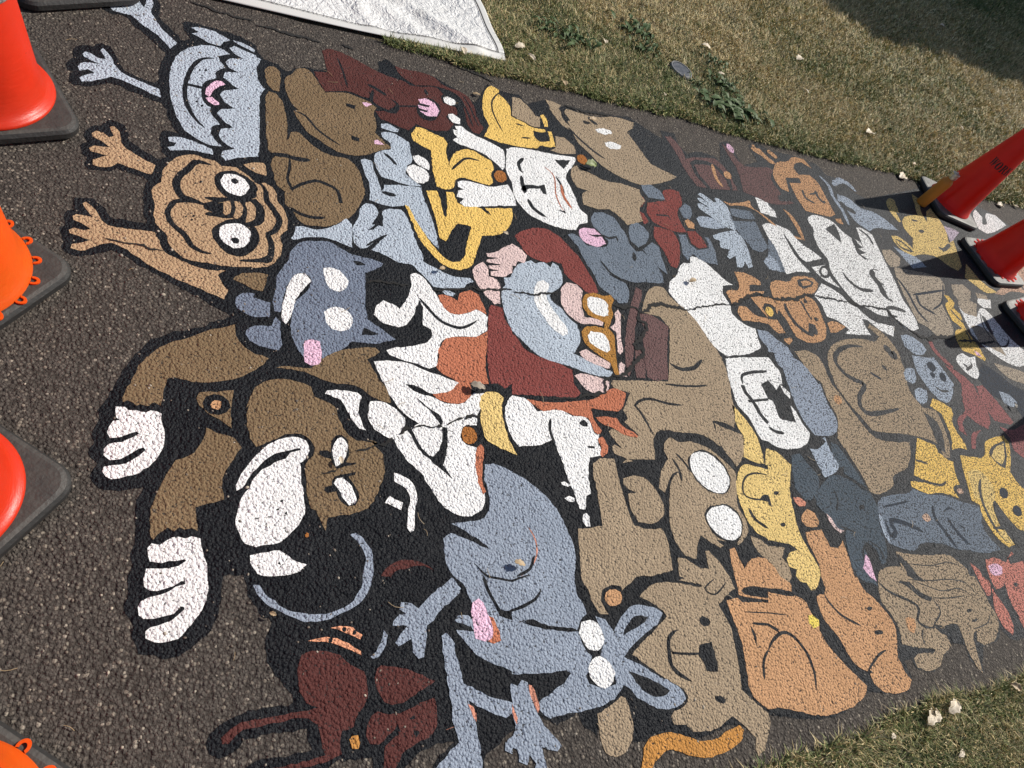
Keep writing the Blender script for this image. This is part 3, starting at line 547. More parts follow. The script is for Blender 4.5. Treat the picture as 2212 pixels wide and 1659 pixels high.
p G 1673,2072 1732,2050 1790,2007 1885,2005 1975,1988 1969,1973 1979,1919 1922,1860 1912,1792 1813,1750 1783,1797 1747,1830 1683,1819 1618,1833 1634,1895 1674,1922 1618,1931 1609,1989 1635,2050
t K 14 1703,2320 1752,2243 1806,2182 1849,2152
t K 18 1674,2058 1740,2038 1790,2007
t K 23 1858,2434 1868,2405 1895,2389
S eye
p W 1864,2349 1915,2370 1961,2367 1964,2348 1912,2326 1874,2332
S eye
p W 1889,2267 1935,2284 1984,2271 1970,2245 1908,2229 1887,2243
S collar_tag
o RU 1728,2095 1711,2085 1694,2086 1683,2099 1682,2119 1691,2137 1708,2147 1725,2146 1737,2133 1738,2113
F painted_cattle|dark purple maroon bull with long horns at the top edge
p M2 2321,2422 2364,2433 2394,2366 2393,2283 2485,2313 2617,2336 2652,2294 2664,2238 2667,2109 2663,2117 2451,2090 2374,2090 2346,2185 2342,2304
p M2 2742,2479 2779,2435 2803,2354 2850,2330 3031,2362 3061,2351 2996,2258 3009,2176 3024,2129 3083,2106 2975,2078 2855,2068 2791,2093 2704,2117 2750,2273 2743,2400
t K 31 2405,2246 2484,2280 2583,2270 2629,2190 2613,2099
t K 30 2423,2250 2417,2177 2446,2112 2455,2068
p K 2971,2143 3028,2163 3045,2112 2962,2100
S *nose_ring
t O 22 2574,2284 2548,2189 2560,2119
o O 2661,2202 2643,2194 2628,2196 2620,2209 2623,2227 2637,2243 2654,2251 2670,2249 2677,2236 2674,2218
p P 2779,2484 2804,2490 2819,2454 2799,2418 2773,2425 2767,2454
F painted_deer|pale orange deer with small branching antlers
p O 3088,2378 3145,2430 3248,2462 3333,2514 3423,2519 3449,2450 3383,2485 3316,2461 3266,2409 3285,2334 3136,2310 3091,2188 3040,2207 3028,2265 3041,2313
p O 3146,2274 3255,2289 3269,2362 3383,2379 3421,2331 3410,2187 3399,2079 3333,2053 3141,2064 3133,2151
t O 43 2977,2501 3043,2477 3080,2431 3120,2416
t O 26 3017,2543 3009,2501 3060,2505
t O 38 3117,2519 3168,2467
t K 19 3230,2237 3213,2173 3274,2139
t K 24 3351,2254 3335,2204 3358,2162 3380,2182
t K 12 3268,2207 3359,2239
p O 3369,2044 3428,2054 3421,2008 3374,2015
F painted_goblin|small brick red creature with pointed ears
p R 1935,1932 1978,1947 1979,1919 1942,1878 1920,1894
p R 1916,1846 1937,1836 1943,1790 1910,1771
p R 1988,1910 2050,1928 2113,1947 2132,2005 2225,2023 2185,2029 2129,2015 2113,1994 2111,1943 2161,1917 2195,1930 2221,1978 2225,2023 2218,1978 2172,1912 2143,1864 2141,1801 2149,1762 2085,1755 2007,1774 1971,1795 1958,1846
p R 1962,1766 2004,1766 2064,1752 2068,1690 2020,1580 1984,1538 1956,1548 1956,1617 1935,1697
p R 2153,1769 2205,1777 2229,1739 2233,1686 2181,1672 2144,1693
p R 2129,2015 2177,2028 2225,2023 2214,1970 2191,1922 2131,1911 2103,1942
t K 9 2004,1841 2080,1847 2085,1827
S bell
p O 2170,1834 2198,1849 2224,1821 2209,1791 2171,1792
F painted_grey_scraps|slate blue birds and wings around the small red creature
p SB2 1999,2028 2051,2039 2105,2006 2114,1951 2058,1948 2010,1946 1998,1979
p SB2 2169,1904 2226,1950 2253,1933 2242,1888 2204,1846 2174,1855
p SB2 2091,1739 2135,1746 2129,1691 2163,1663 2241,1680 2252,1729 2244,1755 2274,1746 2275,1678 2246,1588 2164,1598 2120,1631 2073,1590 2063,1624 2079,1685
p LB 2462,2031 2488,2028 2513,1987 2511,1926 2500,1851 2485,1823 2426,1839 2379,1879 2347,1902 2313,1929 2307,1954 2323,1971 2374,1955 2331,1988 2331,2003 2350,2010 2397,1977 2366,2013 2348,2028 2363,2044 2387,2039 2436,1996 2455,2003 2449,2021
p LB2 2254,1861 2301,1884 2377,1875 2430,1832 2337,1811 2258,1813
p LB 2311,1768 2425,1810 2485,1823 2507,1779 2505,1708 2474,1601 2438,1590 2439,1630 2402,1592 2367,1588 2395,1659 2344,1633 2336,1645 2376,1691 2321,1697 2337,1734 2305,1750
p SB2 2529,1975 2595,1978 2674,1977 2676,1924 2583,1916 2502,1925 2497,1887 2666,1907 2660,1743 2588,1705 2538,1712 2511,1787 2496,1843
p SB2 2698,1807 2713,1750 2698,1633 2687,1590 2636,1598 2605,1650
p LB2 2569,1647 2637,1693 2672,1660 2658,1591 2581,1601
F painted_dragonfly|pale blue strap and orange ribbon between the white shapes
p O 2505,2016 2565,2012 2712,2058 2703,2013 2784,1949 2835,1895 2921,1854 2968,1846 2970,1972 2952,2041 2985,2022 3007,1946 2986,1833 2910,1837 2825,1878 2773,1932 2716,1992 2627,2007 2538,1991
F painted_llama|white long-necked animal with ribbed neck and closed eye
p W 2102,1622 2161,1604 2209,1551 2250,1498 2282,1479 2214,1469 2190,1423 2200,1366 2188,1320 2206,1291 2249,1258 2285,1248 2261,1148 2169,1117 2038,1102 1994,1149 1963,1259 1930,1319 1899,1357 1880,1407 1909,1457 1966,1500 2030,1569 2079,1575
p W 2026,1090 2133,1099 2277,1103 2277,1103 2302,1031 2281,976 2268,976 2302,933 2285,907 2255,944 2219,897 2265,886 2282,849 2286,802 2300,751 2251,708 2142,691 2076,706 2051,726 2019,736 2008,824 1981,883 1986,949 1998,1005
t K 14 2057,975 2074,1011 2131,1028 2228,1035
l K 19 2054,970 2052,934 2069,898 2078,837 2096,802
l K 11 2044,898 2158,905
t K 15 2088,787 2118,764 2159,758
p K 2210,992 2247,987 2295,977 2210,992 2228,955 2215,881 2203,840 2230,809 2171,820 2179,897 2159,907 2160,944 2156,970
p K 2268,976 2268,933 2299,885 2265,875 2253,803 2181,815 2202,881 2195,923
F painted_owl_stripe|white cloak shapes beside the shaggy white wolf
p W 2772,2089 2825,2107 2863,2082 2847,2055 2872,2011 2860,1969 2813,1969 2799,1975 2752,1983
p W 2763,1915 2808,1906 2838,1873 2833,1796 2835,1707 2882,1611 2779,1607 2691,1583 2689,1632 2713,1750 2703,1815 2706,1890 2743,1911
p W 2814,1915 2901,1890 2936,1810 2994,1765 3040,1721 2895,1681 2867,1704 2855,1792 2845,1843
p W 2913,1651 3033,1679 3020,1597 3046,1534 2966,1569 2932,1609
p W 2918,1550 2984,1521 3027,1482 3050,1442 3135,1399 3237,1329 3314,1319 3250,1253 3169,1290 3119,1342 3077,1347 3070,1292 3075,1252 2876,1252 2929,1277 2880,1327 2817,1343 2823,1424 2808,1464
o K 3000,1593 2969,1587 2950,1597 2950,1621 2969,1648 3000,1669 3031,1676 3051,1666 3050,1642 3031,1614
o W 2997,1609 2980,1606 2970,1612 2970,1625 2980,1641 2997,1652 3014,1656 3024,1650 3024,1636 3014,1621
F painted_shaggy_dog|big shaggy white dog lying with zigzag teeth
p W 3129,2014 3199,2043 3273,2038 3334,2014 3368,1953 3416,1910 3390,1849 3440,1889 3438,1913 3478,1886 3469,1835 3525,2002 3572,2009 3645,1969 3625,1889 3609,1804 3587,1687 3572,1607 3544,1511 3547,1444 3544,1369 3518,1317 3463,1299 3399,1317 3355,1357 3333,1377 3235,1385 3172,1423 3107,1447 3084,1487 3063,1557 3053,1644 3085,1716 3083,1738 3068,1782 3077,1861 3114,1931 3110,1978
p K 3219,1947 3335,2002 3328,1939 3293,1856 3255,1903
t K 21 3541,1996 3590,1952 3589,1884
t K 21 3427,1912 3440,1889 3416,1844
p K 3438,1913 3433,1879 3472,1852 3421,1837 3471,1811 3408,1795 3447,1767 3485,1764 3414,1763 3382,1799 3394,1841
t K 24 3146,1647 3159,1589 3217,1543 3320,1541
t K 45 3434,1686 3397,1651 3408,1591 3398,1529 3408,1493
t K 7 3406,1675 3442,1697 3486,1688
t K 17 3426,1639 3435,1624
t K 11 3415,1599 3451,1595
t K 14 3407,1553 3436,1540
t K 15 3393,1499 3440,1484
t K 24 3336,1428 3404,1440 3498,1421
t K 29 3350,1422 3333,1377 3353,1343
t K 13 3339,1385 3395,1381
t K 35 3096,1431 3168,1359 3248,1344 3353,1343
F painted_blue_mouse|grey blue animal lying behind the shaggy white dog
p LB2 3551,2264 3642,2244 3703,2182 3822,2166 3935,2084 3953,2050 3807,2037 3728,2034 3644,1995 3587,2029 3553,2067 3540,2162 3514,2211
t K 42 3530,2205 3557,2156 3622,2132
t LB2 42 3563,2339 3669,2398 3734,2383 3767,2324
t LB2 28 3479,2396 3515,2329 3489,2233 3495,2128 3470,2011
p LB2 3785,1903 3835,1883 3971,1831 4001,1775 3842,1748 3812,1829
F painted_yellow_rabbit|yellow rabbit with long ears under the cone shadows
p PY 4033,2288 4107,2336 4149,2329 4101,2214 4069,2218 4055,2131 4028,2126 4006,2198
p PY 4068,2133 4156,2195 4309,2230 4421,2431 4465,2408 4418,2268 4538,2329 4550,2201 4525,2118 4461,2022 4542,2053 4475,1930 4417,1831 4336,1786 4263,1813 4187,1876 4045,1876 3920,1851 3848,1885 3826,1952 3840,1989 3906,1994 3962,1953 3984,1912 4063,2003 4041,2073
p K 4487,2433 4493,2352 4368,2176 4378,2252
t K 17 3853,1964 3906,1954 3954,1890 3864,1904 3845,1954
t K 14 4193,2167 4259,2173
o K 4253,2083 4237,2073 4215,2068 4196,2067 4186,2073 4190,2081 4206,2091 4228,2097 4247,2097 4257,2092
t K 27 4295,1967 4342,1950 4465,2013
t K 22 4323,1957 4317,1924
p PY 4496,1859 4507,1805 4536,1718 4633,1647 4488,1634 4415,1688 4361,1736
F painted_lilac_bird|lilac and white bird under the right hand cones
p P2 4529,2178 4651,2167 4696,2144 4490,2026 4525,2118
p W 5182,2432 5196,2358 5116,2281 5187,2292 5292,2407 5429,2419 5490,2329 5100,2194 5012,2222 5079,2360
p O2 5075,1897 5363,2002 5449,1889 5209,1688 4826,1673 4687,1633 4593,1634 4894,1772
t K 28 5026,1853 5024,1747 5016,1699
F painted_owl|greige beast with blue grey creases in the middle of the right side
p G2 3642,1858 3737,1870 3779,1816 3713,1750 3624,1732 3614,1771
p G2 3658,1736 3773,1732 3933,1725 4065,1705 4065,1654 3980,1564 3903,1517 3883,1437 3853,1335 3785,1286 3639,1279 3612,1329 3552,1355 3562,1437 3586,1561 3615,1658
p G2 4143,1662 4277,1675 4316,1627 4237,1561 4107,1550 4098,1591
p G2 4098,1541 4211,1559 4281,1531 4182,1433 4080,1451 4059,1489
p G2 4361,1622 4468,1614 4456,1579 4341,1578
t D 16 3666,1545 3833,1575 4009,1607
t D 21 3700,1548 3680,1476 3770,1421
t D 20 3615,1658 3631,1565 3614,1426 3651,1361
t D 11 4052,1653 3915,1518 3765,1452
F painted_snake|yellow ribbon-like lizard with a pink tongue
p Y 3988,1573 4030,1568 4043,1520 3997,1485 4022,1439 3981,1350 3981,1281 3989,1221 3981,1146 3954,1131 3887,1165 3803,1192 3805,1250 3862,1320 3948,1340 3896,1391 3915,1471 3949,1513 3989,1524
t K 16 3952,1473 3972,1412 4005,1375
p K 3968,1349 3973,1319 3957,1257 3985,1228 3941,1264
S tongue
p P 3918,1196 3949,1182 3954,1153 3910,1166
F painted_badger|white badger with brown patches beside the cones
p W 4341,1578 4411,1596 4428,1576 4485,1581 4420,1508 4334,1510 4304,1541
p W 4064,1506 4084,1467 4182,1433 4284,1498 4338,1502 4367,1445 4397,1308 4462,1215 4634,1039 4406,961 4342,1110 4254,1101 4159,1136 4078,1194 4041,1238 4005,1305 4038,1408
p G2 4050,1362 4151,1367 4235,1309 4218,1168 4131,1211 4025,1245
p K 4252,1454 4278,1431 4243,1317 4213,1311 4215,1371
t K 11 4248,1462 4184,1353 4216,1245 4297,1241 4378,1291 4366,1315
F painted_sheep_mask|small white oval mask with two dark marks
p W 3711,1153 3784,1173 3826,1149 3891,1158 3842,1099 3819,1049 3770,1017 3726,1027 3688,1075 3675,1116
t K 18 3723,1111 3754,1076
t K 15 3804,1127 3797,1098 3714,1068
F painted_raccoon|greige round animal with long curled nose below the orange puppy
p G 2461,1138 2541,1147 2598,1119 2604,1071 2593,1013 2592,979 2606,944 2625,866 2654,772 2685,722 2768,698 2900,690 2865,639 2789,580 2667,546 2635,508 2525,482 2478,495 2477,588 2449,725 2474,761 2512,813 2514,878 2516,933 2532,978 2485,1040
p G 2682,1140 2746,1185 2841,1215 2977,1227 3076,1218 3135,1248 3085,1299 3111,1321 3176,1277 3209,1204 3211,1151 3189,1091 3165,1020 3133,982 3125,920 3144,859 3236,840 3227,780 3190,681 3126,604 3083,607 3101,673 3032,704 2878,732 2763,741 2695,754 2668,821 2637,882 2621,944 2615,979 2624,1013 2635,1072
t K 24 2959,1181 2859,1183 2752,1148 2700,1098 2712,1038 2758,1003 2814,980 2800,962 2732,916 2702,865 2733,833 2841,837 2962,853
t K 46 3134,1201 3153,1136 3185,1163
t K 20 3024,1087 3038,1050
p K 3131,836 3193,793 3175,705 3127,615 3089,651 3117,759
t G 20 3153,829 3200,780 3174,693 3115,616
t D 15 2902,1041 2959,1005
o O 2577,880 2562,880 2552,888 2551,901 2560,915 2574,925 2590,925 2600,917 2600,903 2592,889
F painted_bird_feet|small light blue cat and white pawprints along the brown animal
p LB2 3320,1264 3396,1267 3465,1221 3467,1180 3401,1150 3338,1155 3301,1201
p LB2 3312,1147 3399,1136 3491,1139 3505,1078 3515,1024 3518,985 3480,946 3380,882 3315,895 3285,945 3278,990 3272,1047
p LB2 3159,1045 3210,1072 3261,1066 3228,1008 3179,983 3140,1001
p LB2 3160,945 3218,964 3257,945 3217,895 3154,871 3131,896
o D 3428,1058 3406,1054 3389,1062 3384,1078 3392,1096 3411,1109 3433,1112 3451,1104 3456,1088 3447,1070
o D 3392,1021 3379,1019 3369,1024 3365,1033 3370,1043 3382,1051 3395,1053 3405,1048 3408,1039 3403,1028
o D 3462,998 3445,998 3434,1007 3435,1023 3447,1039 3466,1049 3484,1050 3494,1040 3493,1024 3481,1009
t K 13 3347,971 3381,945 3440,945
F painted_lobster|brick red lobster-like ribbons by the second cone shadow
p R2 3545,1099 3602,1073 3661,1026 3685,986 3696,986 3678,906 3651,789 3573,734 3518,760 3469,811 3383,764 3363,704 3326,735 3374,795 3474,836 3504,887 3590,986 3584,1012
p R2 3714,973 3775,980 3819,865 3842,765 3807,753 3679,775 3672,879
p R2 3412,714 3507,730 3432,696 3365,639 3337,640
p R2 3688,743 3772,722 3929,750 4184,777 3883,528 3727,573 3679,619 3714,679
t R2 32 3554,1254 3540,1182 3579,1114 3609,1080
F painted_grey_eel|dark grey swirls at the right edge of the mural
p D 3915,1115 3985,1073 4068,989 4154,946 3966,782 3952,863 3855,898 3780,932 3783,987 3770,1028
p LB2 3895,946 3975,925 4002,877 3937,850 3870,871
p G2 4033,1118 4183,1092 4289,1064 4452,998 4361,924 4204,990 4100,1017 4052,1060
F painted_yellow_fox|bright yellow fox with pointed ear and wide toothy grin
p Y 3212,865 3267,904 3309,889 3369,851 3359,820 3310,778 3300,718 3305,665 3295,636 3234,650 3179,641 3234,708 3252,767 3266,821
p Y 2972,709 3005,694 3070,669 3066,635 3107,594 3136,587 3098,529 3083,481 3050,478 3020,439 3022,423 2926,456 2829,459 2748,495 2762,519 2833,509 2950,483 2994,493 3000,508 2962,495 2890,508 2805,542
p Y 3214,611 3292,604 3357,593 3411,607 3464,658 3517,680 3669,696 3678,656 3609,579 3531,513 3534,461 3569,401 3622,313 3527,234 3353,247 3315,266 3287,327 3272,392 3251,399 3210,334 3198,288 3192,279 3150,278 3211,267 3222,200 3171,195 3128,240 3118,342 3141,382 3102,406 3156,514
p PY 3194,534 3274,540 3319,509 3323,459 3287,407 3228,369 3200,299 3147,283 3158,354 3174,405 3134,419
p K 3450,611 3510,644 3650,669 3600,604 3507,529 3461,570
p PY 3462,599 3533,637 3629,655 3555,582 3500,550 3466,575
t K 17 3263,496 3206,446 3164,369 3155,282 3174,215
l K 10 3142,279 3224,278
t K 11 2872,609 2944,587
o K 3049,439 3028,439 3015,447 3015,459 3028,473 3050,481 3071,481 3084,474 3084,460 3070,447
p K 3266,387 3285,343 3279,260 3301,211 3248,182 3225,194 3247,248 3210,282 3215,339
p PY 3156,262 3210,266 3222,200 3174,215
S eye
o D 3373,396 3351,396 3338,406 3338,421 3353,436 3376,445 3398,445 3411,435 3410,419 3395,404
S eye
o D 3390,310 3368,311 3356,321 3356,336 3371,350 3393,359 3415,358 3428,348 3427,333 3413,318
S nose_tag
o O2 3070,441 3056,439 3044,442 3038,449 3040,457 3049,464 3063,466 3075,463 3081,456 3079,447
F painted_elephant|slate grey elephant-like figure with swirls and an orange tag
p SB2 2507,460 2605,471 2713,473 2744,490 2840,453 2932,446 3013,413 3127,378 3118,342 3081,315 3073,256 3105,193 3004,190 2918,205 2892,213 2822,226 2741,258 2609,273 2560,252 2472,275 2433,297 2451,372 2465,416
t D 9 2513,431 2589,434 2676,439
t D 20 2478,378 2466,320 2503,330 2511,375 2596,353 2667,313
t D 19 2817,410 2790,363 2803,299 2822,226
t D 9 2883,384 2922,390 2937,379
t D 18 2865,356 2881,286 2913,234
t D 12 2915,321 2943,299
t LB2 20 2462,403 2444,345 2440,296
S tag
o O2 2744,349 2728,347 2715,352 2709,361 2712,372 2724,379 2740,381 2754,376 2760,367 2756,356
F painted_crow|charcoal blue crow figures behind the blue beret
p DC 2161,506 2243,550 2313,574 2362,566 2401,544 2434,513 2474,491 2473,434 2438,373 2411,286 2366,231 2335,227 2347,276 2317,314 2292,300 2283,271 2266,223 2263,195 2263,170 2264,154 2240,173 2208,182 2181,205 2180,246 2216,338 2246,370 2192,367 2190,419 2166,439 2150,471
p DC 2138,665 2188,672 2207,623 2230,579 2209,539 2129,486 2102,493 2077,539 2104,601
p DC 2397,712 2428,696 2444,640 2450,609 2466,564 2468,511 2438,537 2402,563 2379,579 2406,607 2376,604 2369,653
t K 8 2215,382 2255,364 2283,349
t K 8 2313,310 2274,285 2253,241
t K 8 2332,308 2366,283 2363,236
t K 8 2278,525 2272,479 2236,437
o K 2400,438 2392,433 2382,430 2372,431 2367,435 2369,441 2376,446 2386,449 2396,448 2401,444
p LB2 2257,688 2303,686 2370,713 2360,729 2377,733 2370,693 2376,614 2352,591 2260,566 2258,620
S *beak
p P 2277,272 2283,254 2269,202 2265,176 2243,193 2230,227
p PP 2175,434 2188,415 2197,375 2228,363 2198,357 2176,390
F painted_blue_cushion|blue grey rounded cushion beside the white grinning llama
p LB3 2355,1234 2384,1200 2432,1161 2435,1114 2373,1112 2326,1128 2294,1132 2305,1150 2285,1201 2296,1243 2336,1239
p LB3 2323,1122 2380,1124 2449,1097 2485,1051 2502,978 2517,978 2499,889 2501,808 2464,756 2401,737 2323,745 2303,797 2299,864 2306,923 2323,1009 2330,1043 2315,1076
F painted_puppy|orange brown puppy with long muzzle and one round ear
p O 2533,1506 2581,1534 2677,1537 2720,1566 2797,1584 2877,1578 2890,1541 2837,1494 2747,1458 2785,1441 2791,1401 2777,1334 2765,1281 2711,1215 2657,1194 2578,1191 2520,1218 2515,1305 2501,1367 2507,1438
p O 2399,1306 2453,1301 2463,1234 2411,1231 2381,1278 2347,1282 2231,1287 2227,1328 2252,1361 2295,1364 2328,1323
p O 2332,1558 2390,1558 2441,1543 2472,1520 2466,1496 2390,1492 2366,1451 2467,1460 2451,1446 2362,1432 2266,1386 2217,1373 2215,1431 2229,1445 2295,1451 2321,1485
p O 2476,1435 2495,1417 2501,1367 2473,1333 2482,1372 2463,1389 2427,1393 2396,1365 2404,1316 2400,1310 2366,1388 2355,1419
p O 2793,1309 2849,1319 2915,1293 2831,1259 2778,1253
p O 2436,1202 2486,1211 2485,1193 2447,1173 2429,1190
p K 2745,1554 2820,1569 2859,1552 2835,1528 2759,1500 2730,1518
p O 2764,1546 2813,1558 2839,1546 2820,1530 2762,1518
t K 23 2562,1403 2552,1351 2569,1283 2611,1241 2651,1231
t K 13 2686,1427 2686,1354 2692,1316
p K 2659,1301 2691,1290 2689,1252 2667,1232 2619,1242
o K 2718,1414 2710,1413 2705,1417 2705,1424 2709,1432 2717,1437 2725,1438 2730,1435 2731,1428 2726,1420
o K 2731,1313 2722,1311 2714,1313 2710,1319 2712,1326 2719,1333 2729,1335 2736,1333 2740,1327 2738,1320
S collar_bead
o Y 2431,1320 2416,1318 2406,1327 2404,1343 2413,1360 2427,1372 2443,1373 2453,1365 2455,1348 2446,1331
'''
TRACE_CRACK = '''
F crack|x
t K 5 624,1326 681,1336 738,1332 768,1330
t K 6 845,1319 916,1325 987,1342 1020,1335 1144,1346
t K 5 1142,1339 1209,1332 1284,1344 1336,1353
t K 9 1559,1314 1581,1312 1611,1307 1642,1314 1672,1306 1685,1285
t K 12 1685,1285 1730,1310 1782,1336 1834,1335 1898,1328 1940,1314
t K 5 1940,1314 2001,1336 2072,1350 2138,1364 2198,1363
t K 10 2198,1363 2262,1380 2332,1417 2404,1442 2472,1428
t K 12 2472,1428 2511,1419 2591,1425 2657,1431 2752,1466 2808,1464
t K 7 2808,1464 2905,1458 2968,1449 3046,1449
t K 19 3049,1452 3088,1445 3119,1426
t K 8 3119,1426 3227,1434 3330,1420 3373,1344 3432,1298
t K 14 3432,1298 3479,1271 3543,1253 3622,1271 3725,1269 3823,1281
t K 11 3816,1251 3957,1257 4037,1245 4191,1267
t K 10 1676,1290 1656,1256 1684,1242 1681,1210 1635,1166 1597,1138 1593,1118 1628,1124 1617,1099 1572,1068 1541,1043 1505,1018 1457,998 1439,1003
t K 7 1439,1003 1401,979 1383,934 1348,930 1319,925 1285,921 1262,908
t K 4 1262,908 1214,913 1146,904
t K 7 900,855 872,852 844,845
t K 3 846,850 808,845 782,827
t K 7 770,824 752,822
t K 3 753,824 715,825 679,821
t K 7 676,819 651,813 639,802
t K 6 617,793 599,779 575,773
t K 3 575,773 539,765 507,759
t K 3 455,709 440,701 413,698
t K 3 -69,1408 -42,1400 -2,1398 39,1387 72,1381
t K 9 389,2507 430,2510 471,2506 525,2501 577,2500 625,2498
t K 11 708,2516 726,2516 752,2505
t K 9 1152,2619 1196,2573 1327,2542 1393,2510
t K 7 172,2549 221,2544 267,2530 325,2528 381,2524
t K 11 1737,2478 1830,2466 1934,2476 2016,2491
'''
def hsh(i): return ((math.sin(i*12.9898)*43758.5453) % 1)*2-1
JN = [0]
def smooth_closed(P, step=.012, corner=44):
    n = len(P); P = [Vector(p) for p in P]; out = []
    tan = []
    for i in range(n):
        a, b_, c = P[i-1], P[i], P[(i+1) % n]
        u, v_ = b_-a, c-b_
        if u.length < 1e-5 or v_.length < 1e-5: tan.append(None); continue
        ang = math.degrees(u.angle(v_))
        tan.append(None if ang > corner else (c-a)*.5)
    for i in range(n):
        a, b_ = P[i], P[(i+1) % n]; L = (b_-a).length
        if L < 1e-5: continue
        ta = tan[i] if tan[i] is not None else (b_-a); tb = tan[(i+1) % n] if tan[(i+1) % n] is not None else (b_-a)
        if ta.length: ta = ta.normalized()*L
        if tb.length: tb = tb.normalized()*L
        k = max(1, min(60, int(L/step)))
        for j in range(k):
            t = j/k; t2, t3 = t*t, t*t*t
            out.append(a*(2*t3-3*t2+1)+ta*(t3-2*t2+t)+b_*(-2*t3+3*t2)+tb*(t3-t2))
    return out
def jitter(P, amp):
    out = []
    n = len(P)
    for i, q in enumerate(P):
        JN[0] += 1
        d = P[(i+1) % n]-P[i-1]
        nn = Vector((-d.y, d.x)); nn = nn.normalized() if nn.length > 1e-7 else Vector((0, 0))
        out.append(q+nn*amp*(hsh(JN[0])*.7+.5*hsh(JN[0]*.37+int(q.x*60)+int(q.y*60)*7)))
    return out
def tess(P):
    v3 = [Vector((q.x, q.y, 0)) for q in P]
    return tessellate_polygon([v3])
def smooth_open(P, step=.012):
    P = [Vector(p) for p in P]; out = []; n = len(P)
    for i in range(n-1):
        a = P[max(0, i-1)]; b_ = P[i]; c = P[i+1]; d = P[min(n-1, i+2)]; L = (c-b_).length
        k = max(1, int(L/step))
        for j in range(k):
            t = j/k; t2, t3 = t*t, t*t*t
            out.append(.5*((2*b_)+(c-a)*t+(2*a-5*b_+4*c-d)*t2+(3*b_-a-3*c+d)*t3))
    out.append(P[-1]); return out
def stroke_poly(P, w, taper, rough=0, step=.012):
    Q = smooth_open(P, step); n = len(Q); Lf = []; Rt = []
    for i, q in enumerate(Q):
        d = Q[min(n-1, i+1)]-Q[max(0, i-1)]
        if d.length < 1e-7: continue
        nn = Vector((-d.y, d.x)).normalized(); t = i/(n-1)
        ww = w*(.16+.84*min(1, 5.5*min(t, 1-t))**.6) if taper else w
        JN[0] += 1
        r1 = 1+rough*hsh(JN[0]); r2 = 1+rough*hsh(JN[0]+.5)
        Lf.append(q+nn*ww/2*r1); Rt.append(q-nn*ww/2*r2)
    return Lf+Rt[::-1], len(Lf)
class Paint:
    def __init__(s): s.v = []; s.f = []; s.m = []; s.cols = []
    def mi(s, k):
        if k not in s.cols: s.cols.append(k)
        return s.cols.index(k)
    def add(s, P, k, z):
        o = len(s.v); mi = s.mi(k); s.v += [(q.x, q.y, z) for q in P]
        for t in tess(P): s._f([o+i for i in t], mi)
    def _f(s, t, mi):
        a, b_, c = (s.v[i] for i in t)
        cr = (b_[0]-a[0])*(c[1]-a[1])-(b_[1]-a[1])*(c[0]-a[0])
        if abs(cr) < 1e-12: return
        s.f.append(t if cr > 0 else t[::-1]); s.m.append(mi)
    def strip(s, P, nl, k, z):
        o = len(s.v); mi = s.mi(k); s.v += [(q.x, q.y, z) for q in P]; N_ = len(P)
        for i in range(nl-1):
            a, b_, c, d = o+i, o+i+1, o+N_-2-i, o+N_-1-i
            s._f([a, b_, c], mi); s._f([a, c, d], mi)
    def build(s, name, parent):
        if not s.f: return None
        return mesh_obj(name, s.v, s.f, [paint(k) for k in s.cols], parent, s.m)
def parse(tr): return [l.split(' ') if l[0] not in 'FS' else [l[0], l[2:]] for l in tr.strip().split('\n')]
def XY(ts): return [tuple(float(a)/1000 for a in t.split(',')) for t in ts]
mural = tag(empty('mural'), 'big mural of crowded cartoon animals with thick black outlines painted across the asphalt path', 'mural')
Z = [.003]
recs = []; cur = None
for l in parse(TRACE):
    if l[0] == 'F':
        nm, lb = l[1].split('|'); cur = dict(name=nm, label=lb, secs=[(None, [])]); recs.append(cur)
    elif l[0] == 'S': cur['secs'].append((l[1].strip(), []))
    else: cur['secs'][-1][1].append(l)
recs.sort(key=lambda r: r['name'] != 'painted_outline')
for ri, r in enumerate(recs):
    main = None; Z[0] = .0012+.000006*(ri % 9)
    for sn, shp in r['secs']:
        pa = Paint(); ink = Paint()
        for l in shp:
            Z[0] += .00005
            if sn and sn.startswith('*'):
                pa = Paint()
            outl = r['name'] == 'painted_outline'
            if l[0] in 'po':
                P = XY(l[2:])
                cx = sum(q[0] for q in P)/len(P)
                st = .02 if cx > 3 else .011
                Q = jitter(smooth_closed(P, st, 200 if l[0] == 'o' else 44), .0022 if not outl else .004)
                pa.add(Q, l[1], .0008 if outl else Z[0])
            else:
                k, wd = l[1], float(l[2])/1000; P = XY(l[3:])
                Q, nl = stroke_poly(P, max(.004, wd), l[0] == 't', .16)
                pa.strip(Q, nl, k, Z[0])
            if sn and sn.startswith('*'): pa.build(sn[1:], main)
        if sn and sn.startswith('*'): continue
        if sn is None:
            main = pa.build(r['name'], mural); tag(main, r['label'])
        else:
            pa.build(sn, main)

# cracks that run through asphalt and paint
CR, nt, b = new_mat('crack_dark'); b.inputs['Base Color'].default_value = (.012, .011, .010, 1); b.inputs['Roughness'].default_value = .95
pa = Paint(); zc = .0036
for l in parse(TRACE_CRACK):
    if l[0] not in 'tl': continue
    P = XY(l[3:]); Q = []
    for i in range(len(P)-1):
        a, b_ = Vector(P[i]), Vector(P[i+1]); L = (b_-a).length; k = max(2, int(L/.018)); n_ = Vector((-(b_-a).y, (b_-a).x)).normalized()
        for j in range(k): Q.append(tuple(a+(b_-a)*j/k+n_*(.0045*random.uniform(-1, 1) if j or i else 0)))
    Q.append(P[-1])
    S_, nl = stroke_poly(Q, float(l[2])/1000*1.25+.001, True, .7, .006)
    pa.strip(S_, nl, 'K', zc)
zz = pa.build('path_crack', None); zz.data.materials.clear(); zz.data.materials.append(CR); tag(zz, kind='structure')

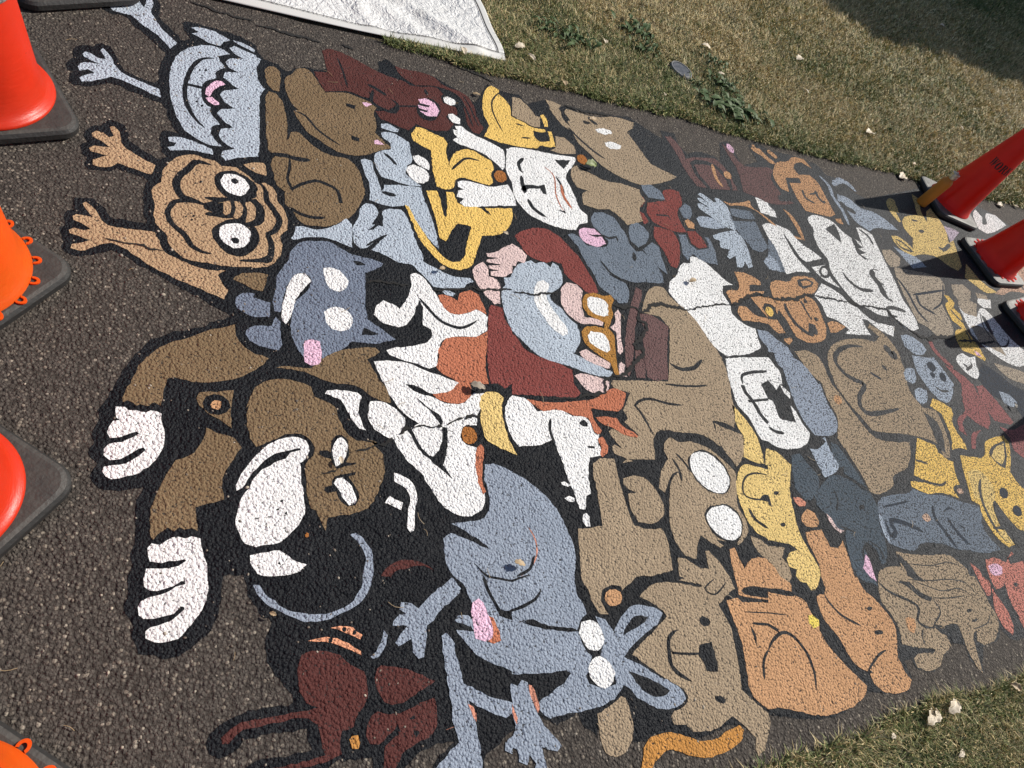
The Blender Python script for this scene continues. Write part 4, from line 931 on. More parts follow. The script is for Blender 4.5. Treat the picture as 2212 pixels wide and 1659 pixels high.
# ---------------------------------------------------------------- traffic cones
def rubber(name, base, dust):
    m, nt, b = new_mat(name); tc = nt.nodes.new('ShaderNodeTexCoord').outputs['Object']
    n = noise(nt, tc, 14, 4, .65); n2 = noise(nt, tc, 90, 3)
    gn = nt.nodes.new('ShaderNodeNewGeometry'); sx = nt.nodes.new('ShaderNodeSeparateXYZ'); nt.links.new(gn.outputs['True Normal'], sx.inputs[0])
    f_ = mth(nt, 'MULTIPLY', smooth(nt, sx.outputs[2], .5, .95), smooth(nt, n.outputs[0], .25, .7))
    c = mixc(nt, f_, base, dust); c = mixc(nt, mth(nt, 'MULTIPLY', n2.outputs[0], .3), c, tuple(x*.5 for x in base))
    nt.links.new(c, b.inputs['Base Color']); b.inputs['Roughness'].default_value = .62
    nt.links.new(bump(nt, n2.outputs[0], .002), b.inputs['Normal']); return m
RUB = rubber('black_rubber', (.020, .019, .018), (.060, .055, .047))
RUB2 = rubber('dusty_rubber', (.03, .03, .028), (.22, .22, .20))
def pvc(name, c1, em=0):
    m, nt, b = new_mat(name); tc = nt.nodes.new('ShaderNodeTexCoord').outputs['Object']
    n = noise(nt, tc, 7, 5, .7); st = nt.nodes.new('ShaderNodeMapping'); st.inputs['Scale'].default_value = (1, 1, 7); nt.links.new(tc, st.inputs[0])
    n2 = noise(nt, st.outputs[0], 16, 5, .75)
    c = mixc(nt, mth(nt, 'MULTIPLY', smooth(nt, n.outputs[0], .35, .75), .35), c1, tuple(x*.75 for x in c1))
    c = mixc(nt, mth(nt, 'MULTIPLY', smooth(nt, n2.outputs[0], .68, .74), .6), c, (.16, .03, .012))
    nt.links.new(c, b.inputs['Base Color']); b.inputs['Roughness'].default_value = .36
    b.inputs['Subsurface Weight'].default_value = .25; b.inputs['Subsurface Radius'].default_value = (.03, .008, .003); b.inputs['Subsurface Scale'].default_value = .4
    nt.links.new(bump(nt, n2.outputs[0], .0015), b.inputs['Normal'])
    tr_ = nt.nodes.new('ShaderNodeBsdfTranslucent'); nt.links.new(c, tr_.inputs[0]); mx = nt.nodes.new('ShaderNodeMixShader'); mx.inputs[0].default_value = .38
    out = nt.nodes['Material Output']; nt.links.new(b.outputs[0], mx.inputs[1]); nt.links.new(tr_.outputs[0], mx.inputs[2]); nt.links.new(mx.outputs[0], out.inputs[0]); return m
PVC_R = pvc('red_orange_plastic', (.84, .045, .010)); PVC_O = pvc('orange_plastic', (.95, .13, .008)); PVC_D = pvc('deep_red_plastic', (.88, .022, .006))
REFL, nt, b = new_mat('reflective_collar'); tc = nt.nodes.new('ShaderNodeTexCoord').outputs['Object']
vv_ = voro(nt, tc, 260); nt.links.new(ramp(nt, vv_.outputs['Distance'], ((.2, (.6, .6, .6)), (.7, (.2, .2, .2)))), b.inputs['Base Color']); b.inputs['Roughness'].default_value = .4
INK, nt, b = new_mat('stencil_ink'); b.inputs['Base Color'].default_value = (.012, .012, .012, 1); b.inputs['Roughness'].default_value = .6
def lathe(prof, n=64, cap=False):
    v = []; f = []
    for r_, z in prof:
        for i in range(n):
            a = 2*math.pi*i/n; v.append((r_*math.cos(a), r_*math.sin(a), z))
    for j in range(len(prof)-1):
        for i in range(n):
            k = (i+1) % n; f.append((j*n+i, j*n+k, (j+1)*n+k, (j+1)*n+i))
    return v, f
def rsquare(s, r, n=10):
    h = s/2-r; out = []
    for cx, cy, a0 in ((h, h, 0), (-h, h, 90), (-h, -h, 180), (h, -h, 270)):
        for i in range(n+1):
            a = R(a0+90*i/n); out.append((cx+r*math.cos(a), cy+r*math.sin(a)))
    return out
def slab(rings):   # rings: (size, corner radius, z)
    v = []; f = []; n = None
    for s, r_, z in rings:
        q = rsquare(s, r_); n = len(q); v += [(x, y, z) for x, y in q]
    for j in range(len(rings)-1):
        for i in range(n):
            k = (i+1) % n; f.append((j*n+i, j*n+k, (j+1)*n+k, (j+1)*n+i))
    f.append(tuple(range(n))[::-1]); f.append(tuple(range((len(rings)-1)*n, len(rings)*n)))
    return v, f
BT = .038
R0 = [.142]
def body_r(z, H): return R0[0]-(R0[0]-.026)*(z-BT)/(H-BT)
def make_cone(loc, yaw, label, mat, rub, style, collar=None, H=.91, S0=.385, r0=.142):
    R0[0] = r0; q_ = r0-.142
    t = tag(empty('traffic_cone', (*loc, .001), R(yaw)), label, 'traffic cone', 'traffic cones around the mural')
    v, f = slab(((S0-.02, .05, 0), (S0, .055, .010), (S0, .055, BT-.012), (S0-.012, .05, BT-.003), (S0-.03, .045, BT)))
    mesh_obj('base', v, f, rub, t)
    if style == 'lip':
        prof = [(.165, BT+.001), (.167, BT+.006), (.164, BT+.011), (.157, BT+.014), (.149, BT+.020), (.144, BT+.030), (.1375, BT+.045)]
    else:
        prof = [(.158, BT+.001), (.157, BT+.006), (.151, BT+.014), (.145, BT+.026), (.1375, BT+.045)]
    prof = [(a_+q_, b_) for a_, b_ in prof]
    for i in range(1, 25):
        z = BT+.045+(H-BT-.045)*i/24; prof.append((body_r(z, H), z))
    prof += [(.022, H+.004), (.017, H), (.015, H-.03)]
    for i in range(1, 12): z = H-.03-(H-.03-BT)*i/12; prof.append((body_r(z, H)-.006, z))
    v, f = lathe(prof, 72); mesh_obj('cone_body', v, f, mat, t, sm=True)
    if style == 'tabs':
        v = []; f = []; ns = 12
        for seg in range(ns+1):
            a = math.pi*1.25*(seg/ns)-math.pi*.625
            for rr, z in ((.0060, BT+.0005), (.0060, BT+.0045), (.0115, BT+.0045), (.0115, BT+.0005)): v.append((rr*math.cos(a)*1.25, rr*math.sin(a), z))
        for seg in range(ns):
            for q in range(4): f.append((seg*4+q, seg*4+(q+1) % 4, seg*4+4+(q+1) % 4, seg*4+4+q))
        o1 = None
        for k in range(18):
            a0 = 2*math.pi*k/18
            if o1 is None: o1 = lp = mesh_obj('rim_loop', v, f, mat, t)
            else: lp = o1.copy(); COL.objects.link(lp)
            lp.location = ((.163+q_)*math.cos(a0), (.163+q_)*math.sin(a0), 0); lp.rotation_euler = (0, 0, a0)
    if collar:
        z0, z1 = collar
        pr = [(body_r(z0, H)+.0005, z0-.0005), (body_r(z0, H)+.0022, z0)]+[(body_r(z0+(z1-z0)*i/6, H)+.0022, z0+(z1-z0)*i/6) for i in range(1, 7)]+[(body_r(z1, H)+.0003, z1+.0005)]
        v, f = lathe(pr, 72); mesh_obj('reflective_collar', v, f, REFL, t, sm=True)
    return t
make_cone((-.372, 1.873), 22, 'red orange cone with round lip and white collar beside the painted blue pufferfish', PVC_R, RUB, 'lip', (.34, .49), r0=.153)
make_cone((-.385, 1.251), 50, 'bright orange cone with small loops round its foot, beside the brown raised hands', PVC_O, RUB, 'tabs', r0=.158)
make_cone((-.362, .69), 48.7, 'red cone with round lip on a bare dark base, left of the white gloved hands', PVC_R, RUB, 'lip', r0=.148)
make_cone((-.285, .072), 47, 'orange cone with loops round its foot in the bottom left corner', PVC_O, RUB, 'tabs', r0=.158)
make_cone((-.23, 2.53), 30, 'cone at the top left edge of which only the black base corner shows', PVC_R, RUB, 'lip')
cA = make_cone((4.770, 2.395), 76, 'red cone with black stencilled WORK lettering, behind the mustard bottle', PVC_D, RUB2, 'plain')
make_cone((4.80, 1.89), 3, 'shaded red cone with grey collar right of the yellow painted rabbit', PVC_D, RUB2, 'tabs', (.36, .50))
make_cone((4.76, 1.40), 12, 'dark red cone cut by the right edge, lowest of the right hand cones', PVC_D, RUB2, 'tabs')
make_cone((4.72, .85), 20, 'cone beyond the right edge that only throws its shadow on the red painting', PVC_D, RUB2, 'tabs')

# stencilled lettering wrapped on the WORK cone
GL = {
 'W': [[(0, 1), (.30, 1), (.30, .93), (.24, .93), (.36, .35), (.30, 0), (.22, 0), (.06, .93), (0, .93)], [(.40, 1), (.62, 1), (.62, .93), (.58, .93), (.68, .35), (.62, 0), (.54, 0), (.42, .60), (.40, .50)], [(.74, 1), (.96, 1), (.96, .93), (.90, .93), (.73, .18), (.70, .40), (.80, .93), (.74, .93)]],
 'O': [[(.38, 1), (.24, .97), (.08, .80), (0, .5), (.08, .2), (.24, .03), (.38, 0), (.38, .1), (.30, .2), (.27, .5), (.30, .8), (.38, .9)], [(.46, 1), (.60, .97), (.76, .80), (.84, .5), (.76, .2), (.60, .03), (.46, 0), (.46, .1), (.54, .2), (.57, .5), (.54, .8), (.46, .9)]],
 'R': [[(0, 1), (.30, 1), (.30, 0), (0, 0), (0, .08), (.06, .08), (.06, .92), (0, .92)], [(.36, 1), (.60, .97), (.74, .85), (.74, .66), (.62, .53), (.70, .40), (.78, .10), (.86, .08), (.86, 0), (.60, 0), (.50, .35), (.36, .47), (.36, .55), (.46, .62), (.48, .78), (.44, .9), (.36, .92)]],
 'K': [[(0, 1), (.30, 1), (.30, 0), (0, 0), (0, .08), (.06, .08), (.06, .92), (0, .92)], [(.36, .52), (.62, .93), (.56, .93), (.56, 1), (.84, 1), (.84, .93), (.76, .93), (.56, .62), (.80, .08), (.88, .08), (.88, 0), (.54, 0), (.54, .08), (.58, .1), (.42, .48), (.36, .4)]]}
R0[0] = .142
def cone_word(cone, word, z0, hgt, a_start, H=.91):
    v = []; f = []
    u = 0; sl = math.hypot(H-BT, .116)/(H-BT)
    for ch in word:
        for poly in GL[ch]:
            P = []
            for i in range(len(poly)):
                a, b_ = Vector(poly[i]), Vector(poly[(i+1) % len(poly)])
                for j in range(4): P.append(a+(b_-a)*j/4)
            o = len(v)
            for q in P:
                z = z0+q.y*hgt/sl; rr = body_r(z, H)+.0012; an = a_start+(u+q.x)*hgt*.84/body_r(z0, H)
                v.append((rr*math.cos(an), rr*math.sin(an), z))
            for t_ in tess(P):
                aa, bb, cc = (P[i] for i in t_)
                t_ = t_ if (bb-aa).cross(cc-aa) > 0 else t_[::-1]
                f.append([o+i for i in t_])
        u += .97
    mesh_obj('stencilled_word', v, f, INK, cone)
cone_word(cA, 'WORK', .365, .050, R(WA) if (WA := 195-76-12) else 0)

# ---------------------------------------------------------------- bottle
BOT, nt, b = new_mat('mustard_enamel'); b.inputs['Base Color'].default_value = (.52, .19, .018, 1); b.inputs['Roughness'].default_value = .5
tc = nt.nodes.new('ShaderNodeTexCoord').outputs['Object']; nn = noise(nt, tc, 400, 2); nt.links.new(bump(nt, nn.outputs[0], .0004), b.inputs['Normal'])
STL, nt, b = new_mat('brushed_steel'); b.inputs['Base Color'].default_value = (.6, .57, .52, 1); b.inputs['Metallic'].default_value = 1; b.inputs['Roughness'].default_value = .3
bt = tag(empty('water_bottle', (4.455, 2.355, .001)), 'mustard orange steel water bottle with silver loop cap standing in front of the WORK cone', 'bottle')
v, f = lathe([(.0, .0), (.033, .0), (.0362, .003), (.0365, .008), (.0365, .185), (.0350, .196), (.030, .206), (.0245, .213), (.0235, .219)], 48)
mesh_obj('bottle_body', v, f, BOT, bt, sm=True)
v, f = lathe([(.0205, .2185), (.0205, .2235), (.0255, .224), (.0260, .226), (.0260, .241), (.0250, .243), (.0250, .2445), (.0262, .2455), (.0262, .258), (.0250, .260), (.0, .260)], 48)
cap = mesh_obj('cap', v, f, STL, bt, sm=False)
def tube(P, r_, n=8, closed=False):
    v = []; f = []; m = len(P); P = [Vector(q) for q in P]
    for i, q in enumerate(P):
        d = (P[min(m-1, i+1)]-P[max(0, i-1)]).normalized(); a = d.orthogonal().normalized(); b_ = d.cross(a)
        rr = r_[i] if isinstance(r_, list) else r_
        if i:
            a = (pa_-d*pa_.dot(d)).normalized(); b_ = d.cross(a)
        pa_ = a
        for k in range(n): t_ = 2*math.pi*k/n; v.append(q+(a*math.cos(t_)+b_*math.sin(t_))*rr)
    for i in range(m-1):
        for k in range(n): k2 = (k+1) % n; f.append((i*n+k, i*n+k2, (i+1)*n+k2, (i+1)*n+k))
    f.append(tuple(range(n))[::-1]); f.append(tuple(range((m-1)*n, m*n)))
    return v, f
P = []
for i in range(21):
    a = math.pi*i/20; P.append((.0275*math.cos(a)*1.0, .0275*math.cos(a)*.35, .236+.034*math.sin(a)))
v, f = tube(P, .0022); mesh_obj('handle', v, f, STL, cap, sm=True)

# ---------------------------------------------------------------- tarpaulin
TRP, nt, b = new_mat('white_woven_tarp'); p = posn(nt)
n = noise(nt, p, 34, 6, .7); n2 = noise(nt, p, 5, 4, .6); n4 = noise(nt, p, 14, 3, .6)
mpv = nt.nodes.new('ShaderNodeVectorMath'); mpv.operation = 'MULTIPLY_ADD'; nt.links.new(n4.outputs['Color'], mpv.inputs[0]); mpv.inputs[1].default_value = (.09, .09, .09); nt.links.new(p, mpv.inputs[2])
vz = voro(nt, mpv.outputs[0], 42, 'DISTANCE_TO_EDGE'); vy = voro(nt, mpv.outputs[0], 17, 'DISTANCE_TO_EDGE')
hh_ = mth(nt, 'ADD', mth(nt, 'MULTIPLY', n.outputs[0], .55), mth(nt, 'ADD', mth(nt, 'MULTIPLY', smooth(nt, vz.outputs['Distance'], 0, .35), .22), mth(nt, 'ADD', mth(nt, 'MULTIPLY', smooth(nt, vy.outputs['Distance'], 0, .3), .3), mth(nt, 'MULTIPLY', n4.outputs[0], .5))))
c = mixc(nt, smooth(nt, n.outputs[0], .58, .72), (.70, .69, .67), (.60, .59, .57)); c = mixc(nt, mth(nt, 'MULTIPLY', smooth(nt, n2.outputs[0], .55, .72), .5), c, (.42, .405, .38))
nt.links.new(c, b.inputs['Base Color']); b.inputs['Roughness'].default_value = .45
nt.links.new(bump(nt, hh_, .014, .8), b.inputs['Normal'])
HEM, nt, b = new_mat('tarp_hem'); b.inputs['Base Color'].default_value = (.62, .61, .58, 1); b.inputs['Roughness'].default_value = .5
THR, nt, b = new_mat('dark_thread'); b.inputs['Base Color'].default_value = (.05, .045, .04, 1)
Pc = Vector((1.487, 2.697)); dl = (Vector((.238, 2.593))-Pc).normalized(); dr = (Vector((1.45, 3.154))-Vector((1.487, 2.697))).normalized()
def tz(u, v_):   # height of the cloth, u along the long hem, v_ along the short one
    e = min(1, v_/.05); s_ = .010+.007*(math.sin(u*7+v_*4+math.sin(v_*6))+1)*e+.004*math.sin(v_*17-u*11+2*math.sin(u*7+v_*3))*e
    c_ = max(0, 1-math.hypot(u, v_)/.35); s_ += -.004*c_
    fold = .014*math.exp(-((v_-.9*(u-.12))/.05)**2)+.010*math.exp(-((v_-.9*(u-.33))/.06)**2)+.012*math.exp(-((u-.62-.3*v_)/.05)**2)
    return max(.004, s_+fold*e)
HW = .034
def cloth(u0, u1, v0, v1, nu, nv, dz=0):
    v = []; f = []
    for j in range(nv+1):
        for i in range(nu+1):
            u = u0+(u1-u0)*i/nu; q = v0+(v1-v0)*j/nv
            bend = .012*math.sin(u*2.6)
            P_ = Pc+dl*u+dr*q+Vector((0, 1))*(-bend)*(1 if u > 0 else 0); v.append((P_.x, P_.y, tz(u, q)+dz))
    for j in range(nv):
        for i in range(nu): a = j*(nu+1)+i; f.append((a, a+nu+1, a+nu+2, a+1))
    return v, f
tp = tag(empty('tarpaulin', (Pc.x, Pc.y, 0)), 'crumpled white woven tarpaulin with stitched hems, its corner lying over path and grass', 'tarpaulin')
def setp(o, par): o.parent = par; o.matrix_parent_inverse = Matrix.Translation(-par.location); return o
v, f = cloth(HW, 2.6, HW, 2.0, 260, 200); o = mesh_obj('cloth', v, f, TRP, sm=True); setp(o, tp); md = o.modifiers.new('thick', 'SOLIDIFY'); md.thickness = .0015
v, f = cloth(0, 2.6, 0, HW, 260, 5, .0022); o = mesh_obj('hem', v, f, HEM, sm=True); setp(o, tp); md = o.modifiers.new('thick', 'SOLIDIFY'); md.thickness = .003
v, f = cloth(0, HW, HW, 2.0, 5, 200, .0022); o = mesh_obj('hem', v, f, HEM, sm=True); setp(o, tp); md = o.modifiers.new('thick', 'SOLIDIFY'); md.thickness = .003
v, f = cloth(HW*.9, 2.6, HW*.97, HW*1.08, 260, 1, .0052); o = mesh_obj('seam', v, f, THR); setp(o, tp)
v, f = cloth(HW*.97, HW*1.08, HW, 2.0, 1, 200, .0052); o = mesh_obj('seam', v, f, THR); setp(o, tp)

# ---------------------------------------------------------------- grass
GR, nt, b = new_mat('grass_blades')
at = nt.nodes.new('ShaderNodeAttribute'); at.attribute_name = 'tint'; nt.links.new(at.outputs['Color'], b.inputs['Base Color']); b.inputs['Roughness'].default_value = .6
b.inputs['Specular IOR Level'].default_value = .25
def vnoise(x, y, s, seed=0):
    x = x*s+seed*17.3; y = y*s+seed*9.1; xi = np.floor(x); yi = np.floor(y); fx = x-xi; fy = y-yi
    fx = fx*fx*(3-2*fx); fy = fy*fy*(3-2*fy)
    h = lambda a, b_: (np.sin(a*127.1+b_*311.7)*43758.5453) % 1
    return (h(xi, yi)*(1-fx)+h(xi+1, yi)*fx)*(1-fy)+(h(xi, yi+1)*(1-fx)+h(xi+1, yi+1)*fx)*fy
def grass(name, X, Y, label, greenfn, hgt=1.0):
    n = len(X)
    sc = np.clip(np.hypot(X, Y)/3.6, .8, 2.2)             # far blades a touch wider: fewer are needed
    az = RNG.uniform(0, 2*np.pi, n); flow = vnoise(X, Y, 3, 4)*6.28; az = np.where(RNG.random(n) < .15, flow, az)
    L = RNG.uniform(.018, .050, n)*hgt*np.sqrt(sc); lean = RNG.uniform(.5, 1.7, n)
    g = np.clip(greenfn(X, Y)+RNG.normal(0, .16, n), 0, 1); L = L*(1+.15*g)
    wd = RNG.uniform(.0010, .0019, n)*(1+.5*g)*sc
    dx, dy = np.cos(az), np.sin(az); px, py = -dy, dx
    h1 = L*.55*np.cos(lean*.6); r1 = L*.55*np.sin(lean*.6); h2 = h1+L*.5*np.cos(np.minimum(lean*1.25, 1.75)); r2 = r1+L*.5*np.sin(np.minimum(lean*1.25, 1.75))
    z0 = np.full(n, -.006)
    V_ = np.empty((n, 5, 3))
    cur_ = RNG.normal(0, .016, n)
    V_[:, 0] = np.stack([X+px*wd, Y+py*wd, z0], 1); V_[:, 1] = np.stack([X-px*wd, Y-py*wd, z0], 1)
    V_[:, 2] = np.stack([X+dx*r1-px*wd*.8+px*cur_*.4, Y+dy*r1-py*wd*.8+py*cur_*.4, h1], 1); V_[:, 3] = np.stack([X+dx*r1+px*wd*.8+px*cur_*.4, Y+dy*r1+py*wd*.8+py*cur_*.4, h1], 1)
    V_[:, 4] = np.stack([X+dx*r2+px*cur_, Y+dy*r2+py*cur_, np.maximum(h2, .002)], 1)
    idx = np.arange(n)[:, None]*5
    Q = np.concatenate([idx+0, idx+1, idx+2, idx+3], 1); T = np.concatenate([idx+3, idx+2, idx+4], 1)
    loops = np.concatenate([Q, T], 1).ravel()
    me = bpy.data.meshes.new(name); me.vertices.add(n*5); me.vertices.foreach_set('co', V_.ravel())
    me.loops.add(len(loops)); me.loops.foreach_set('vertex_index', loops.astype(np.int32))
    me.polygons.add(2*n); st = np.empty(2*n, np.int32); st[0::2] = np.arange(n)*7; st[1::2] = np.arange(n)*7+4
    tot = np.empty(2*n, np.int32); tot[0::2] = 4; tot[1::2] = 3
    me.polygons.foreach_set('loop_start', st); me.polygons.foreach_set('loop_total', tot); me.update(calc_edges=True)
    dry = np.array([[.66, .52, .27], [.50, .38, .18], [.76, .63, .37], [.36, .27, .14], [.56, .45, .22]])[RNG.integers(0, 5, n)]
    grn = np.array([[.14, .175, .055], [.10, .135, .042], [.19, .22, .08], [.25, .26, .10]])[RNG.integers(0, 4, n)]
    gm = (RNG.random(n) < g)[:, None]
    col = np.where(gm, grn, dry)*RNG.uniform(.55, 1.35, n)[:, None]
    ca = me.color_attributes.new('tint', 'FLOAT_COLOR', 'POINT')
    c4 = np.ones((n, 5, 4)); c4[:, :, :3] = col[:, None, :]; ca.data.foreach_set('color', c4.ravel())
    me.materials.append(GR); o = bpy.data.objects.new(name, me); COL.objects.link(o)
    tag(o, label, 'grass', kind='stuff'); return o
# camera footprint test, to spend blades only where the photograph looks (plus a margin)
MW = np.array(co.matrix_world.inverted())
def seen(X, Y, m=.16):
    q = MW[:3, :3] @ np.stack([X, Y, np.zeros_like(X)])+MW[:3, 3:4]
    d = -q[2]; k = 24.0/36*2
    return (d > .05) & (np.abs(q[0]/d*k) < 1+m) & (np.abs(q[1]/d*k) < .75+m)
def scatter(x0, x1, y0, y1, n, dens):
    X = RNG.uniform(x0, x1, n); Y = RNG.uniform(y0, y1, n); k = seen(X, Y) & (RNG.random(n) < dens(X, Y)); return X[k], Y[k]
def green_top(X, Y):
    e = np.exp(-np.maximum(0, Y-2.6)/.33)
    patch = np.clip(vnoise(X, Y, 1.6, 1)-.45, 0, 1)*.9+np.clip(vnoise(X, Y, 6, 2)-.55, 0, 1)*.7
    far = np.clip((Y-5.6)/1.6, 0, 1)*.5
    return .12+.50*e+patch*.8+far
etop = np.vectorize(edge_top); elow = np.vectorize(edge_low)
dens = lambda X, Y: np.clip((3.0/np.hypot(X, Y))**1.9, .0, 1)*np.clip(.8+.4*vnoise(X, Y, 9, 7), 0, 1)
X, Y = scatter(.9, 18, 2.57, 11, 12000000, dens)
k = Y > etop(X)-.012*RNG.random(len(X))+.02*(vnoise(X, Y, 14, 3)-.6); X, Y = X[k], Y[k]
k = (np.hypot(X-2.703, Y-3.04) > .088) & ~((X < 1.487+.02-(Y-2.697)*.08) & (Y > 2.672-(1.487-X)*.083) & (X > -3) & (Y < 4.8)); X, Y = X[k], Y[k]
print('grass top', len(X))
grass('lawn_grass', X, Y, 'dry straw coloured lawn greener along the path edge', green_top)
X, Y = scatter(1.0, 5, -1.6, -.2, 520000, lambda X, Y: np.clip(.5+.9*vnoise(X, Y, 9, 7), 0, 1))
k = Y < elow(X)+.012*RNG.random(len(X))-.02*(vnoise(X, Y, 14, 3)-.6); X, Y = X[k], Y[k]
print('grass low', len(X))
grass('verge_grass', X, Y, 'longer mixed green and dry grass in the bottom right corner', lambda X, Y: .50+.35*(vnoise(X, Y, 5, 2)-.4), 1.25)

# ---------------------------------------------------------------- leafy weeds
WD, nt, b = new_mat('weed_leaf'); tc = nt.nodes.new('ShaderNodeTexCoord').outputs['Object']; n = noise(nt, tc, 30, 3)
nt.links.new(ramp(nt, n.outputs[0], ((.3, (.040, .072, .022)), (.7, (.085, .125, .045)))), b.inputs['Base Color']); b.inputs['Roughness'].default_value = .6; b.inputs['Specular IOR Level'].default_value = .2
def weed(x, y, r_, nl, label, seed):
    rnd = random.Random(seed); v = []; f = []
    for k in range(int(nl*1.6)):
        a = rnd.uniform(0, 6.28); L = r_*rnd.uniform(.25, .6); wd = L*rnd.uniform(.13, .22); cx, cy = rnd.gauss(0, r_*.45), rnd.gauss(0, r_*.28)
        z0 = rnd.uniform(.008, .03); rise = rnd.uniform(.010, .03); o = len(v)
        for i in range(6):
            t = i/5; ww = wd*math.sin(math.pi*min(.97, .08+t*.9))**.8*(1+.25*(-1)**i); x0 = cx+math.cos(a)*L*t; y0 = cy+math.sin(a)*L*t; z = z0+rise*math.sin(math.pi*t*.85)
            for s_ in (-1, 0, 1): v.append((x0-math.sin(a)*ww*s_, y0+math.cos(a)*ww*s_, z-.004*(s_ == 0)))
        for i in range(5):
            for s_ in (0, 1): q = o+i*3+s_; f.append((q, q+3, q+4, q+1))
    o = mesh_obj('weed', v, f, WD, sm=True); o.location = (x, y, .006)
    tag(o, label, 'weed', 'broad leaved weeds in the lawn')
weed(1.812, 3.058, 0.1, 16, 'leafy green weed nearest the tarpaulin corner', 181)
weed(1.997, 3.019, 0.13, 22, 'spreading weed with a white petal beside it, second from the tarpaulin', 199)
weed(2.497, 3.309, 0.15, 24, 'large pale leaved weed highest in the lawn, straight above the yellow square jawed dog', 249)
weed(2.498, 3.133, 0.11, 16, 'small dark weed just below the large pale leaved one', 249)
weed(2.757, 2.933, 0.07, 10, 'tiny weed tuft touching the round dark lid', 275)
weed(3.037, 3.237, 0.09, 14, 'small weed right of the round dark lid', 303)
weed(3.007, 3.015, 0.13, 20, 'dark weed in a row of three running down to the path, middle one', 300)
weed(2.979, 2.805, 0.2, 40, 'biggest leafy weed at the path edge, lowest of the row', 297)
weed(4.64, 3.054, 0.05, 8, 'bright little weed near the WORK cone in the lawn', 463)

# ---------------------------------------------------------------- round valve lid in the lawn
LID, nt, b = new_mat('dark_grey_plastic'); tc = nt.nodes.new('ShaderNodeTexCoord').outputs['Object']; n = noise(nt, tc, 40, 4, .7)
nt.links.new(ramp(nt, n.outputs[0], ((.45, (.045, .048, .056)), (.7, (.13, .13, .14)))), b.inputs['Base Color']); b.inputs['Roughness'].default_value = .45
RIM, nt, b = new_mat('worn_grey_rim'); b.inputs['Base Color'].default_value = (.17, .17, .17, 1); b.inputs['Roughness'].default_value = .7
t = tag(empty('valve_lid', (2.703, 3.04, 0)), 'round dark grey plastic valve lid set in the lawn among weeds', 'lid')
v, f = lathe([(.070, -.01), (.072, .026), (.068, .031), (.062, .031), (.061, .026)], 48); mesh_obj('rim', v, f, RIM, t)
v, f = lathe([(.061, .022), (.0605, .028), (.057, .029), (.020, .0295), (.0, .0295)], 48); mesh_obj('lid_plate', v, f, LID, t)

# ---------------------------------------------------------------- fallen leaves
LF = {}
for nm, c_ in (('cream', (.62, .52, .38)), ('tan', (.42, .30, .17)), ('green', (.22, .26, .10)), ('grey', (.30, .25, .19))):
    m, nt, b = new_mat('leaf_'+nm); tc = nt.nodes.new('ShaderNodeTexCoord').outputs['Object']; n = noise(nt, tc, 60, 3)
    nt.links.new(mixc(nt, n.outputs[0], tuple(x*.65 for x in c_), tuple(min(1, x*1.2) for x in c_)), b.inputs['Base Color']); b.inputs['Roughness'].default_value = .6; LF[nm] = m
def leaf(x, y, L, a, mat, label, seed, z=.012, asp=.55):
    rnd = random.Random(seed); v = []; f = []; nL, nW = 10, 4
    curl = rnd.uniform(.15, .5)*L; tw = rnd.uniform(-.5, .5)
    for i in range(nL+1):
        t = i/nL; w_ = L*asp*.5*math.sin(math.pi*min(1, .04+.94*t))**.7*(1+.22*math.sin(t*19+seed))
        for j in range(-nW, nW+1):
            s_ = j/nW; yy = w_*s_; zz_ = curl*abs(s_)**1.6*.5*asp+.12*L*math.sin(math.pi*t)*rnd.uniform(.9, 1.1)+tw*yy*t
            v.append(((t-.5)*L, yy, max(-.004, zz_)))
    m_ = 2*nW+1
    for i in range(nL):
        for j in range(m_-1): q = i*m_+j; f.append((q, q+1, q+m_+1, q+m_))
    o = mesh_obj('fallen_leaf', v, f, LF[mat], sm=True); o.location = (x, y, z); o.rotation_euler = (rnd.uniform(-.15, .15), rnd.uniform(-.15, .15), a)
    md = o.modifiers.new('t', 'SOLIDIFY'); md.thickness = .0006
    tag(o, label, 'leaf', 'fallen leaves'); return o
leaf(1.253, 2.647, 0.05, R(-90), 'cream', 'pale curled leaf under the tarpaulin edge near its corner', 3, .03)
leaf(1.261, 2.392, 0.035, R(-10), 'tan', 'small tan leaf on the bare path left of the yellow dog ear', 10, .006)
leaf(1.578, 2.799, 0.06, R(20), 'cream', 'thin pale leaf in the grass just right of the tarpaulin corner', 17, .03)
leaf(1.623, 2.739, 0.045, R(-50), 'cream', 'crumpled pale leaf below the first weed', 24, .03)
leaf(2.691, 3.642, 0.05, R(-60), 'cream', 'small cream leaf highest in the lawn above the weeds', 31, .03)
leaf(2.178, 3.076, 0.05, R(-110), 'cream', 'white upright petal like leaf beside the second weed', 38, .03)
leaf(1.764, 2.603, 0.05, R(-100), 'tan', 'tan leaf standing at the grass edge over the greige wolf', 45, .03)
leaf(2.44, 2.738, 0.03, R(-120), 'cream', 'tiny cream leaf in the grass left below the lid', 52, .03)
leaf(3.06, 3.375, 0.07, R(-5), 'cream', 'forked cream leaf above and right of the lid', 59, .03)
leaf(3.051, 3.116, 0.05, R(0), 'cream', 'narrow white leaf lying in the middle weed', 66, .03)
leaf(4.08, 3.637, 0.09, R(30), 'cream', 'large cream leaf alone in the sunny lawn', 73, .03)
leaf(3.894, 3.234, 0.04, R(-60), 'cream', 'small cream leaf below the large lone one', 80, .03)
leaf(4.506, 3.687, 0.04, R(-60), 'cream', 'small pale leaf right of the large lone one', 87, .03)
leaf(4.337, 2.951, 0.1, R(15), 'cream', 'long cream leaf in the greener lawn half way to the cone', 94, .03)
leaf(5.932, 3.44, 0.06, R(-110), 'cream', 'pale pointed leaf up the lawn from the bottle cap', 101, .03)
